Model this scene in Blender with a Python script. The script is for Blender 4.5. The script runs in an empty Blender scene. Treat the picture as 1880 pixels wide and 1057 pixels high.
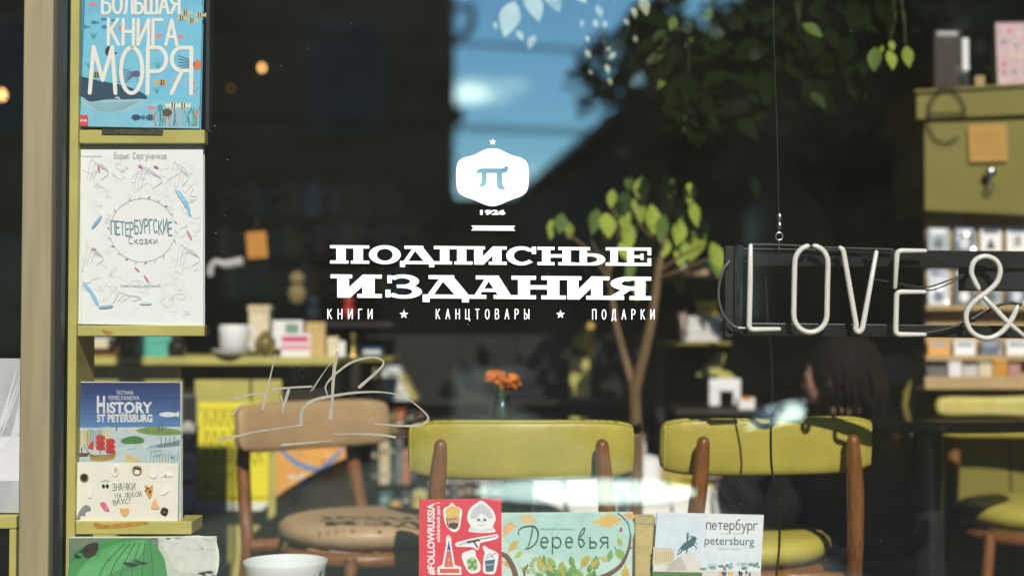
import bpy, bmesh, math, random
from mathutils import Vector, Matrix, Quaternion
random.seed(7)
R = math.radians
SC = bpy.context.scene
COL = SC.collection

# ------------------------------------------------------------------ camera
EYE = Vector((0.0, -2.67, 0.93)); FPX = 2611.1; PITCH = R(1.678)
cam = bpy.data.cameras.new('camera'); cam.lens = 50; cam.sensor_width = 36
cam.clip_start = 0.05; cam.clip_end = 600
cam_ob = bpy.data.objects.new('camera', cam); COL.objects.link(cam_ob)
cam_ob.location = EYE; cam_ob.rotation_euler = (math.pi/2 + PITCH, 0, 0)
cam.dof.use_dof = True; cam.dof.focus_distance = 2.69; cam.dof.aperture_fstop = 1.45
SC.camera = cam_ob

def ray(px, py):
    xc = (px - 940)/FPX; yc = (528.5 - py)/FPX
    return Vector((xc, math.cos(PITCH) - yc*math.sin(PITCH), math.sin(PITCH) + yc*math.cos(PITCH)))
def P(px, py, Y):                       # point of the view through a pixel at depth Y behind the glass
    d = ray(px, py); k = (Y - EYE.y)/d.y
    return EYE + d*k
def M(px, py, Y):                       # outdoor point seen mirrored in the glass
    p = P(px, py, Y); return Vector((p.x, -p.y, p.z))
def scale(Y): return FPX/(Y - EYE.y)

# ------------------------------------------------------------------ light
SUN_AZ, SUN_EL = R(9), R(36)
sd = Vector((-math.sin(SUN_AZ)*math.cos(SUN_EL), math.cos(SUN_AZ)*math.cos(SUN_EL), -math.sin(SUN_EL)))
sl = bpy.data.lights.new('sun', 'SUN'); sl.energy = 3.4; sl.angle = R(0.5); sl.color = (1.0, 0.95, 0.86)
so = bpy.data.objects.new('sun', sl); COL.objects.link(so)
so.rotation_euler = sd.to_track_quat('-Z', 'Y').to_euler(); so.location = (4, -14, 14)

W = bpy.data.worlds.new('World'); SC.world = W; W.use_nodes = True
nt = W.node_tree; nd = nt.nodes; lk = nt.links
bg = nd['Background']
sky = nd.new('ShaderNodeTexSky'); sky.sky_type = 'NISHITA'; sky.sun_disc = False
sky.sun_elevation = SUN_EL; sky.sun_rotation = math.pi - SUN_AZ
sky.air_density = 1.0; sky.dust_density = 0.0; sky.ozone_density = 6.0
bg.inputs['Strength'].default_value = 0.15
tc = nd.new('ShaderNodeTexCoord')
def mathn(op, a, b=None, clamp=False):
    n = nd.new('ShaderNodeMath'); n.operation = op; n.use_clamp = clamp
    for i, v in enumerate((a, b)):
        if v is None: continue
        if isinstance(v, (int, float)): n.inputs[i].default_value = v
        else: lk.new(v, n.inputs[i])
    return n.outputs[0]
noi = nd.new('ShaderNodeTexNoise'); noi.inputs['Scale'].default_value = 30; noi.inputs['Detail'].default_value = 6
mp = nd.new('ShaderNodeMapping'); mp.inputs['Scale'].default_value = (1, 1, 2.6)
lk.new(tc.outputs['Generated'], mp.inputs['Vector']); lk.new(mp.outputs[0], noi.inputs['Vector'])
mask = None
for (px, py, rx, rz, gain) in ((868, 172, 60, 26, 1.0), (935, 158, 40, 12, .4), (1000, 350, 120, 45, .20), (870, 345, 60, 40, .22)):
    d = ray(px, py); d = Vector((d.x, -d.y, d.z)).normalized()
    sub = nd.new('ShaderNodeVectorMath'); sub.operation = 'SUBTRACT'
    lk.new(tc.outputs['Generated'], sub.inputs[0]); sub.inputs[1].default_value = d
    mul = nd.new('ShaderNodeVectorMath'); mul.operation = 'MULTIPLY'
    lk.new(sub.outputs[0], mul.inputs[0]); mul.inputs[1].default_value = (FPX/rx, 1.0, FPX/rz)
    ln = nd.new('ShaderNodeVectorMath'); ln.operation = 'LENGTH'; lk.new(mul.outputs[0], ln.inputs[0])
    m = mathn('SUBTRACT', 1.1, ln.outputs['Value'])
    m = mathn('ADD', m, mathn('MULTIPLY', mathn('SUBTRACT', noi.outputs['Fac'], .5), 2.2))
    m = mathn('MULTIPLY', m, gain, True)
    mask = m if mask is None else mathn('MAXIMUM', mask, m)
mx = nd.new('ShaderNodeMixRGB'); lk.new(mask, mx.inputs[0]); lk.new(sky.outputs[0], mx.inputs[1])
mx.inputs[2].default_value = (23, 23.5, 24.5, 1)
lk.new(mx.outputs[0], bg.inputs['Color'])

SC.view_settings.view_transform = 'Standard'; SC.view_settings.look = 'None'
SC.view_settings.exposure = 1.0; SC.view_settings.gamma = 1
SC.cycles.use_denoising = True
try: SC.cycles.denoiser = 'OPENIMAGEDENOISE'
except Exception: pass
SC.cycles.max_bounces = 8; SC.cycles.diffuse_bounces = 3; SC.cycles.glossy_bounces = 4; SC.cycles.transparent_max_bounces = 16
SC.cycles.caustics_reflective = False; SC.cycles.caustics_refractive = False
SC.cycles.sample_clamp_indirect = 4.0

# ------------------------------------------------------------------ materials
def lin(c):
    c = c/255.0
    return c/12.92 if c <= .04045 else ((c + .055)/1.055)**2.4
def S(r, g, b, k=1.0): return (lin(r)*k, lin(g)*k, lin(b)*k)
MATS = {}
def mat(name, rgb, rough=.6, metal=0.0, var=.12, vs=40, bump=0.0, bs=200, spec=.4, coat=0.0, stretch=(1, 1, 1), trans=0.0):
    if name in MATS: return MATS[name]
    m = bpy.data.materials.new(name); m.use_nodes = True
    t = m.node_tree; b = t.nodes['Principled BSDF']
    b.inputs['Base Color'].default_value = (*rgb, 1); b.inputs['Roughness'].default_value = rough
    b.inputs['Metallic'].default_value = metal; b.inputs['Specular IOR Level'].default_value = spec
    b.inputs['Coat Weight'].default_value = coat
    tcn = t.nodes.new('ShaderNodeTexCoord'); mp = t.nodes.new('ShaderNodeMapping'); mp.inputs['Scale'].default_value = stretch
    t.links.new(tcn.outputs['Object'], mp.inputs['Vector'])
    if var > 0:
        n = t.nodes.new('ShaderNodeTexNoise'); n.inputs['Scale'].default_value = vs; n.inputs['Detail'].default_value = 5
        t.links.new(mp.outputs[0], n.inputs['Vector'])
        r = t.nodes.new('ShaderNodeValToRGB')
        r.color_ramp.elements[0].position = .3; r.color_ramp.elements[1].position = .7
        r.color_ramp.elements[0].color = (*[max(0, c*(1 - var)) for c in rgb], 1)
        r.color_ramp.elements[1].color = (*[min(.95, c*(1 + var)) for c in rgb], 1)
        t.links.new(n.outputs['Fac'], r.inputs['Fac']); t.links.new(r.outputs['Color'], b.inputs['Base Color'])
    if bump > 0:
        n2 = t.nodes.new('ShaderNodeTexNoise'); n2.inputs['Scale'].default_value = bs; n2.inputs['Detail'].default_value = 3
        t.links.new(mp.outputs[0], n2.inputs['Vector'])
        bn = t.nodes.new('ShaderNodeBump'); bn.inputs['Strength'].default_value = bump; bn.inputs['Distance'].default_value = .004
        t.links.new(n2.outputs['Fac'], bn.inputs['Height']); t.links.new(bn.outputs[0], b.inputs['Normal'])
    MATS[name] = m
    return m
def ink(r, g, b, k=.9):                 # printed colour
    return mat('ink_%d_%d_%d' % (r, g, b), S(r, g, b, k), .55, var=.06, vs=60)
def clear_mat(name, fac, rough=0.0, tint=(1, 1, 1), bump=0.0, bs=30, film=0.0, refl=(1, 1, 1)):
    m = bpy.data.materials.new(name); m.use_nodes = True; t = m.node_tree; t.nodes.clear()
    o = t.nodes.new('ShaderNodeOutputMaterial'); mixn = t.nodes.new('ShaderNodeMixShader')
    tr = t.nodes.new('ShaderNodeBsdfTransparent'); tr.inputs[0].default_value = (*tint, 1)
    gl = t.nodes.new('ShaderNodeBsdfGlossy'); gl.inputs['Roughness'].default_value = rough; gl.inputs[0].default_value = (*refl, 1)
    lw = t.nodes.new('ShaderNodeFresnel'); lw.inputs['IOR'].default_value = 1.45
    add = t.nodes.new('ShaderNodeMath'); add.operation = 'ADD'; add.use_clamp = True; add.inputs[1].default_value = fac - .034
    t.links.new(lw.outputs[0], add.inputs[0]); t.links.new(add.outputs[0], mixn.inputs[0])
    t.links.new(tr.outputs[0], mixn.inputs[1]); t.links.new(gl.outputs[0], mixn.inputs[2]); 
    if film > 0:                         # diffuse haze added to lift the blacks seen through the clear surface
        df = t.nodes.new('ShaderNodeBsdfDiffuse'); df.inputs[0].default_value = (.62, .54, .38, 1); mf = t.nodes.new('ShaderNodeMixShader')
        nz = t.nodes.new('ShaderNodeTexNoise'); nz.inputs['Scale'].default_value = 5; nz.inputs['Detail'].default_value = 6; tco = t.nodes.new('ShaderNodeTexCoord'); t.links.new(tco.outputs['Object'], nz.inputs['Vector'])
        mu = t.nodes.new('ShaderNodeMath'); mu.operation = 'MULTIPLY'; mu.inputs[1].default_value = film*2; t.links.new(nz.outputs['Fac'], mu.inputs[0]); t.links.new(mu.outputs[0], mf.inputs[0])
        t.links.new(mixn.outputs[0], mf.inputs[1]); t.links.new(df.outputs[0], mf.inputs[2]); t.links.new(mf.outputs[0], o.inputs[0])
    else: t.links.new(mixn.outputs[0], o.inputs[0])
    if bump > 0:
        n2 = t.nodes.new('ShaderNodeTexNoise'); n2.inputs['Scale'].default_value = bs; n2.inputs['Detail'].default_value = 2
        tcn = t.nodes.new('ShaderNodeTexCoord'); t.links.new(tcn.outputs['Object'], n2.inputs['Vector'])
        bn = t.nodes.new('ShaderNodeBump'); bn.inputs['Strength'].default_value = bump; bn.inputs['Distance'].default_value = .01
        t.links.new(n2.outputs['Fac'], bn.inputs['Height']); t.links.new(bn.outputs[0], gl.inputs['Normal']); t.links.new(bn.outputs[0], lw.inputs['Normal'])
    MATS[name] = m
    return m

GLASS = clear_mat('window_glass', .12, refl=(.68, .93, .84), film=.0056)
PLASTIC = clear_mat('plastic_film', .06, .10, bump=.6, bs=25, film=.03)
GLASSWARE = clear_mat('glassware', .10, .02, (.86, .9, .86))
ACRYLIC = clear_mat('acrylic', .05, .03, (.9, .93, .92))
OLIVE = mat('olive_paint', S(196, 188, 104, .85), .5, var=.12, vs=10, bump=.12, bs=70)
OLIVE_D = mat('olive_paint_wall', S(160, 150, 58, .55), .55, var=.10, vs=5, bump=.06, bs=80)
MULL = mat('mullion_paint', S(172, 158, 118, .46), .45, var=.14, vs=8, bump=.06, bs=120, stretch=(8, 8, .4))
BLACK = mat('black_rubber', (.008, .008, .008), .5, var=.2)
YEL_LEATH = mat('chartreuse_leather', S(194, 182, 80, .80), .45, var=.16, vs=7, bump=1.0, bs=16, spec=.4)
TAN_LEATH = mat('tan_leather', S(194, 164, 124, .80), .45, var=.15, vs=7, bump=.9, bs=16)
TEAK = mat('teak', S(136, 88, 44, .82), .35, var=.35, vs=22, bump=.1, bs=160, stretch=(6, 6, .7), coat=.15)
DARKWOOD = mat('dark_wood', (.018, .013, .009), .55, var=.3, vs=10, stretch=(1, 6, 1))
ROOM = mat('dark_wall_paint', (.010, .010, .009), .8, var=.25, vs=3)
STEEL = mat('zinc', (.55, .56, .56), .28, 1.0, var=.15, vs=60)
TABLETOP = mat('black_laminate', (.006, .006, .006), .06, var=.1, spec=.6, coat=.4)
WHITE_VINYL = mat('white_vinyl', (.86, .89, .86), .5, var=.02)
PAGES = mat('page_edges', (.68, .66, .60), .8, var=.12, vs=300, stretch=(1, 1, 30))
WHITE = mat('white_paper', (.80, .80, .78), .6, var=.03, vs=8)
KRAFT = mat('kraft_board', S(208, 178, 128, .75), .75, var=.1, vs=25)

# ------------------------------------------------------------------ mesh tools
def wloc(o):
    l = Vector()
    while o: l = l + o.location; o = o.parent
    return l
class MB:
    def __init__(self): self.v = []; self.f = []; self.mi = []; self.mats = []
    def add(self, verts, faces, m):
        if m not in self.mats: self.mats.append(m)
        k = self.mats.index(m); n = len(self.v)
        self.v += [Vector(p) for p in verts]
        for f in faces: self.f.append([i + n for i in f]); self.mi.append(k)
        return self
    def box(self, x0, x1, y0, y1, z0, z1, m):
        v = [(x, y, z) for z in (z0, z1) for y in (y0, y1) for x in (x0, x1)]
        return self.add(v, [(0, 2, 3, 1), (4, 5, 7, 6), (0, 1, 5, 4), (2, 6, 7, 3), (0, 4, 6, 2), (1, 3, 7, 5)], m)
    def hexa(self, q, off, m):           # quad q extruded by vector off
        v = list(q) + [Vector(p) + off for p in q]
        return self.add(v, [(0, 1, 2, 3), (7, 6, 5, 4), (0, 4, 5, 1), (1, 5, 6, 2), (2, 6, 7, 3), (3, 7, 4, 0)], m)
    def prism(self, pts, off, m):
        n = len(pts); v = [Vector(p) for p in pts]; v += [p + off for p in v]
        return self.add(v, [tuple(range(n)), tuple(range(2*n - 1, n - 1, -1))] + [(i, (i + 1) % n + 0, (i + 1) % n + n, i + n) for i in range(n)], m)
    def tube(self, pts, rad, m, n=10, caps=True, closed=False, squash=1.0):
        pts = [Vector(p) for p in pts]; N = len(pts)
        if not hasattr(rad, '__len__'): rad = [rad]*N
        vs = []; prev = None
        for i, p in enumerate(pts):
            if closed: t = pts[(i + 1) % N] - pts[i - 1]
            else: t = pts[min(i + 1, N - 1)] - pts[max(i - 1, 0)]
            t.normalize()
            if prev is None:
                a = Vector((0, 0, 1)) if abs(t.z) < .9 else Vector((1, 0, 0))
                u = t.cross(a).normalized()
            else:
                u = prev - t*prev.dot(t)
                u.normalize()
            prev = u; w = t.cross(u)
            for j in range(n):
                a = 2*math.pi*j/n
                vs.append(p + (u*math.cos(a) + w*math.sin(a)*squash)*rad[i])
        fs = []
        for i in range(N if closed else N - 1):
            k = (i + 1) % N
            for j in range(n):
                fs.append((i*n + j, i*n + (j + 1) % n, k*n + (j + 1) % n, k*n + j))
        if caps and not closed:
            fs.append(tuple(range(n - 1, -1, -1))); fs.append(tuple((N - 1)*n + j for j in range(n)))
        return self.add(vs, fs, m)
    def lathe(self, prof, c, m, n=32):   # prof: (r, z) from c upward; closes where r=0
        c = Vector(c); vs = []; fs = []
        for (r, z) in prof:
            for j in range(n):
                a = 2*math.pi*j/n; vs.append(c + Vector((r*math.cos(a), r*math.sin(a), z)))
        for i in range(len(prof) - 1):
            for j in range(n):
                fs.append((i*n + j, i*n + (j + 1) % n, (i + 1)*n + (j + 1) % n, (i + 1)*n + j))
        return self.add(vs, fs, m)
    def ball(self, c, r, m, n=14, k=8, rot=None, lump=0.0):
        c = Vector(c); r = Vector(r) if hasattr(r, '__len__') else Vector((r, r, r)); vs = []; fs = []
        for i in range(k + 1):
            t = math.pi*i/k
            for j in range(n):
                a = 2*math.pi*j/n
                q = Vector((math.sin(t)*math.cos(a)*r.x, math.sin(t)*math.sin(a)*r.y, math.cos(t)*r.z))
                if lump and 0 < i < k: q *= 1 + random.uniform(-lump, lump)
                if rot: q = rot @ q
                vs.append(c + q)
        for i in range(k):
            for j in range(n): fs.append((i*n + j, (i + 1)*n + j, (i + 1)*n + (j + 1) % n, i*n + (j + 1) % n))
        return self.add(vs, fs, m)
    def build(self, name, parent=None, smooth=None, bevel=0.0, weld=True):
        off = wloc(parent)
        me = bpy.data.meshes.new(name)
        me.from_pydata([p - off for p in self.v], [], self.f)
        for m in self.mats: me.materials.append(m)
        me.polygons.foreach_set('material_index', self.mi)
        bm = bmesh.new(); bm.from_mesh(me)
        if weld: bmesh.ops.remove_doubles(bm, verts=bm.verts, dist=1e-6)
        bmesh.ops.recalc_face_normals(bm, faces=bm.faces)
        bm.to_mesh(me); bm.free()
        if smooth is not None:
            me.polygons.foreach_set('use_smooth', [True]*len(me.polygons))
            me.set_sharp_from_angle(angle=R(smooth))
        me.update()
        o = bpy.data.objects.new(name, me); COL.objects.link(o)
        if parent: o.parent = parent
        if bevel:
            b = o.modifiers.new('bevel', 'BEVEL'); b.width = bevel; b.segments = 2; b.limit_method = 'ANGLE'
        return o
def thing(name, label, cat, loc=(0, 0, 0), group=None, rz=0.0):
    o = bpy.data.objects.new(name, None); COL.objects.link(o); o.location = loc; o.rotation_euler = (0, 0, rz)
    o.empty_display_size = .05
    return tag(o, label, cat, group)
def tag(o, label, cat, group=None):
    o['label'] = label; o['category'] = cat
    if group: o['group'] = group
    return o
def struct(o): o['kind'] = 'structure'; return o
def dup(root, loc, rz, label, group=None):
    r = root.copy(); COL.objects.link(r); r.location = loc; r.rotation_euler = (0, 0, rz); r['label'] = label
    if group: r['group'] = group
    for ch in list(root.children):
        c = ch.copy(); COL.objects.link(c); c.parent = r
        for g in list(ch.children):
            d = g.copy(); COL.objects.link(d); d.parent = c
    return r
def catmull(pts, k=8, closed=False):
    pts = [Vector(p) for p in pts]; n = len(pts); out = []
    for i in range(n if closed else n - 1):
        p1, p2 = pts[i], pts[(i + 1) % n]
        p0 = pts[i - 1] if (i > 0 or closed) else p1*2 - p2
        p3 = pts[(i + 2) % n] if (i + 2 < n or closed) else p2*2 - p1
        for j in range(k):
            t = j/k
            out.append(.5*((2*p1) + (p2 - p0)*t + (2*p0 - 5*p1 + 4*p2 - p3)*t*t + (3*p1 - p0 - 3*p2 + p3)*t**3))
    if not closed: out.append(pts[-1])
    return out

# ------------------------------------------------------------------ stroke font (unit caps, y up)
def arc(cx, cy, rx, ry, a0, a1, n=10):
    return [(cx + rx*math.cos(R(a0 + (a1 - a0)*i/n)), cy + ry*math.sin(R(a0 + (a1 - a0)*i/n))) for i in range(n + 1)]
G = {}
def g(ch, w, *st): G[ch] = (w, st)
g('А', .6, [(0, 0), (.3, 1), (.6, 0)], [(.11, .33), (.49, .33)])
g('Б', .55, [(.5, 1), (0, 1), (0, 0), (.28, 0)] + arc(.28, .28, .27, .28, -90, 90) + [(0, .56)])
g('В', .55, [(0, 0), (0, 1), (.27, 1)] + arc(.27, .77, .22, .23, 90, -90) + [(0, .54)], [(.27, .54)] + arc(.27, .27, .27, .27, 90, -90) + [(0, 0)])
g('Г', .45, [(0, 0), (0, 1), (.47, 1)])
g('Д', .62, [(0, -.17), (0, 0), (.62, 0), (.62, -.17)], [(.07, 0), (.19, 1), (.52, 1), (.52, 0)])
g('Е', .48, [(.48, 1), (0, 1), (0, 0), (.48, 0)], [(0, .52), (.42, .52)])
g('З', .5, arc(.24, .76, .23, .24, 150, -90) + [(.15, .52)], [(.24, .52)] + arc(.24, .26, .27, .26, 90, -150))
g('И', .56, [(0, 1), (0, 0), (.56, 1), (.56, 0)])
g('Й', .56, [(0, 1), (0, 0), (.56, 1), (.56, 0)], arc(.28, 1.22, .12, .1, 180, 360))
g('К', .55, [(0, 1), (0, 0)], [(.5, 1), (0, .45)], [(.13, .58), (.55, 0)])
g('Л', .56, [(0, 0), (.1, .12), (.19, 1), (.54, 1), (.54, 0)])
g('М', .72, [(0, 0), (.1, 1), (.36, .28), (.62, 1), (.72, 0)])
g('Н', .56, [(0, 1), (0, 0)], [(.56, 1), (.56, 0)], [(0, .52), (.56, .52)])
g('О', .6, arc(.3, .5, .3, .5, 90, 450, 24))
g('П', .56, [(0, 0), (0, 1), (.56, 1), (.56, 0)])
g('Р', .52, [(0, 0), (0, 1), (.26, 1)] + arc(.26, .74, .26, .26, 90, -90) + [(0, .48)])
g('С', .55, arc(.3, .5, .3, .5, 50, 310, 18))
g('Т', .56, [(0, 1), (.56, 1)], [(.28, 1), (.28, 0)])
g('У', .55, [(0, 1), (.28, .42)], [(.55, 1), (.2, 0), (.06, 0)])
g('Ц', .6, [(0, 1), (0, 0), (.52, 0), (.52, 1)], [(.52, 0), (.62, 0), (.62, -.2)])
g('Ч', .52, [(0, 1), (0, .6), (.1, .46), (.52, .46)], [(.52, 1), (.52, 0)])
g('Ш', .8, [(0, 1), (0, 0), (.8, 0), (.8, 1)], [(.4, 1), (.4, 0)])
g('Ь', .5, [(0, 1), (0, 0), (.25, 0)] + arc(.25, .27, .25, .27, -90, 90) + [(0, .54)])
g('Ы', .7, [(0, 1), (0, 0), (.2, 0)] + arc(.2, .27, .24, .27, -90, 90) + [(0, .54)], [(.7, 1), (.7, 0)])
g('Ю', .8, [(0, 1), (0, 0)], [(0, .5), (.25, .5)], arc(.52, .5, .27, .5, 180, 540, 20))
g('Я', .55, [(.55, 0), (.55, 1), (.27, 1)] + arc(.27, .75, .27, .25, 90, 270) + [(.55, .5)], [(.3, .5), (0, 0)])
g(' ', .35); g('!', .1, [(.05, 1), (.04, .3)], [(.05, .05), (.05, 0)])
for a, b in zip('взикнпткья', 'ВЗИКНПТКЬЯ'):
    w, st = G[b]; g(a, w*.78, *[[(x*.78, y*.62) for x, y in s] for s in st])
g('г', .36, [(0, 0), (0, .62), (.36, .62)])
g('а', .46, arc(.21, .3, .21, .31, 0, 360, 18), [(.44, .62), (.44, 0)])
g('б', .46, arc(.23, .3, .23, .31, 0, 360, 18), [(0, .32), (.05, .75), (.2, .93), (.44, 1.02)])
g('е', .44, [(.01, .33), (.44, .33)] + arc(.22, .31, .22, .31, 0, 310, 16))
g('о', .46, arc(.23, .31, .23, .31, 90, 450, 20))
g('р', .46, [(0, .62), (0, -.36)], arc(.23, .31, .23, .31, 0, 360, 18))
g('с', .42, arc(.23, .31, .23, .31, 50, 310, 14))
g('у', .44, [(0, .62), (.22, .05)], [(.44, .62), (.14, -.34), (.02, -.36)])

def bfont(body, bold=0.0, shear=0.0):
    c = bpy.data.curves.new('tmp', 'FONT'); c.body = body; c.offset = bold; c.shear = shear; c.resolution_u = 4
    o = bpy.data.objects.new('tmp', c); COL.objects.link(o)
    dg = bpy.context.evaluated_depsgraph_get()
    me = bpy.data.meshes.new_from_object(o.evaluated_get(dg))
    v = [(p.co.x, p.co.y) for p in me.vertices]; f = [tuple(p.vertices) for p in me.polygons]
    bpy.data.objects.remove(o); bpy.data.meshes.remove(me); bpy.data.curves.remove(c)
    return v, f

class Plane:                             # a flat sheet in the place, leaning back by lean and turned by yaw
    def __init__(self, px, py, Y, lean=0.0, yaw=0.0):
        self.p0 = P(px, py, Y); self.n = Vector((yaw, -1, lean)).normalized()
    def at(self, px, py, off=0.0):
        d = ray(px, py); k = (self.p0 - EYE).dot(self.n)/d.dot(self.n)
        return EYE + d*k + self.n*off
class Art:                               # flat marks on a Plane, in the photograph's measure
    def __init__(self, plane, base=.0002, step=.000004): self.pl = plane; self.mb = MB(); self.off = base; self.step = step
    def nxt(self): self.off += self.step; return self.off
    def poly(self, pts, m):
        o = self.nxt(); self.mb.add([self.pl.at(x, y, o) for x, y in pts], [tuple(range(len(pts)))], m); return self
    def ell(self, cx, cy, rx, ry, m, rot=0, n=20, a0=0, a1=360):
        c, s = math.cos(R(rot)), math.sin(R(rot)); pts = []
        for i in range(n + (a1 - a0 < 360)):
            a = R(a0 + (a1 - a0)*i/n); x, y = rx*math.cos(a), ry*math.sin(a); pts.append((cx + x*c - y*s, cy + x*s + y*c))
        return self.poly(pts, m)
    def blob(self, pts, m, k=6): return self.poly([(p.x, p.y) for p in catmull([(x, y, 0) for x, y in pts], k, True)], m)
    def star(self, cx, cy, r, m):
        return self.poly([(cx + (r if i % 2 == 0 else r*.42)*math.sin(R(36*i)), cy - (r if i % 2 == 0 else r*.42)*math.cos(R(36*i))) for i in range(10)], m)
    def line(self, pts, w, m, smooth=False):
        pts = [Vector((x, y, 0)) for x, y in pts]
        ws = list(w) if hasattr(w, '__len__') else [w]*len(pts)
        if smooth:
            k = 7; n = len(pts); P2 = catmull(pts, k); W2 = []
            for i in range(n - 1): W2 += [ws[i] + (ws[i + 1] - ws[i])*j/k for j in range(k)]
            W2.append(ws[-1]); pts, ws = P2, W2
        runs = []; cur = [0]
        for i in range(1, len(pts) - 1):
            cur.append(i)
            a = (pts[i] - pts[i - 1]); b = (pts[i + 1] - pts[i])
            if a.length > 1e-6 and b.length > 1e-6 and a.angle(b) > .7: runs.append(cur); cur = [i]
        cur.append(len(pts) - 1); runs.append(cur)
        for run in runs:
            o = self.nxt(); q = [pts[i] for i in run]; wr = [ws[i]/2 for i in run]; L = []; Rr = []
            for i, p in enumerate(q):
                t = q[min(i + 1, len(q) - 1)] - q[max(i - 1, 0)]
                if t.length < 1e-9: t = Vector((1, 0, 0))
                t.normalize(); nn = Vector((-t.y, t.x, 0)); L.append(p + nn*wr[i]); Rr.append(p - nn*wr[i])
            def cap(p, t, r): 
                b = math.atan2(t.y, t.x); return [p + Vector((math.cos(b + math.pi/2 - math.pi*j/6), math.sin(b + math.pi/2 - math.pi*j/6), 0))*r for j in range(1, 6)]
            ring = L + cap(q[-1], q[-1] - q[-2], wr[-1]) + Rr[::-1] + cap(q[0], q[0] - q[1], wr[0])
            n = len(q); v = [self.pl.at(p.x, p.y, o) for p in ring]
            f = [(i, i + 1, len(L) + 5 + n - 2 - i, len(L) + 5 + n - 1 - i) for i in range(n - 1)]
            f.append(tuple(range(n - 1, n + 6))); f.append(tuple([n + 5 + n - 1] + list(range(n + 5 + n, n + 5 + n + 5)) + [0]))
            self.mb.add(v, f, m)
        return self
    def latin(self, body, x, y, h, m, w=None, bold=0.0, shear=0.0, rot=0.0):   # baseline-left x,y; h cap height
        v, f = bfont(body, bold, shear); x0 = min(p[0] for p in v); x1 = max(p[0] for p in v)
        ky = h/.70; kx = ky if w is None else w/(x1 - x0); o = self.nxt(); c, s = math.cos(R(rot)), math.sin(R(rot)); out = []
        for a, b in v:
            u, t = (a - x0)*kx, -b*ky; out.append(self.pl.at(x + u*c - t*s, y + u*s + t*c, o))
        self.mb.add(out, f, m); return self
    def cyr(self, body, x, y, h, sw, m, w=None, gap=.22, rot=0.0, jit=0.0, wob=0.0):
        tot = sum(G[c][0] + gap for c in body) - gap; kx = h if w is None else w/tot; cx = 0; cs, sn = math.cos(R(rot)), math.sin(R(rot))
        for ch in body:
            dy = random.uniform(-jit, jit)*h; rr = R(random.uniform(-wob, wob))
            for st in G[ch][1]:
                pts = []
                for a, b in st:
                    u, t = (cx + a)*kx, -b*h + dy
                    u += math.sin(rr)*b*h
                    pts.append((x + u*cs - t*sn, y + u*sn + t*cs))
                self.line(pts, sw, m)
            cx += G[ch][0] + gap
        return self
    def build(self, name, parent): return self.mb.build(name, parent, weld=False)

# ------------------------------------------------------------------ the shop room
WX0, WX1, WZ0, WZ1 = -2.35, 2.45, 0.30, 3.02
def room():
    mb = MB(); mb.box(-4.2, 4.2, .16, 6.4, -.12, 0, DARKWOOD); struct(mb.build('floor'))
    mb = MB(); mb.box(-4.2, 4.2, .16, 6.4, 3.3, 3.42, ROOM); struct(mb.build('ceiling'))
    mb = MB(); mb.box(-4.2, 4.2, 6.4, 6.55, -.12, 3.42, ROOM); struct(mb.build('back_wall'))
    mb = MB(); mb.box(-4.35, -4.2, .16, 6.4, -.12, 3.42, ROOM); struct(mb.build('left_wall'))
    mb = MB(); mb.box(4.2, 4.35, .16, 6.4, -.12, 3.42, ROOM); struct(mb.build('right_wall'))
    stone = mat('dark_render', S(70, 66, 58, .6), .85, var=.2, vs=6, bump=.2, bs=60)
    mb = MB()
    mb.box(-9, WX0, -.12, .158, -.6, 4.6, stone); mb.box(WX1, 9, -.12, .158, -.6, 4.6, stone)
    mb.box(WX0, WX1, -.12, .158, WZ1, 4.6, stone); mb.box(WX0, WX1, -.12, .158, -.6, WZ0, stone)
    tag(mb.build('shop_front_wall'), 'dark rendered shop front wall around the big window opening', 'wall')
    mb = MB(); mb.box(WX0, WX1, .062, .225, .3005, .355, OLIVE)
    tag(mb.build('window_ledge', bevel=.004), 'olive painted ledge inside the window under the cup and books', 'ledge')
room()

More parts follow.
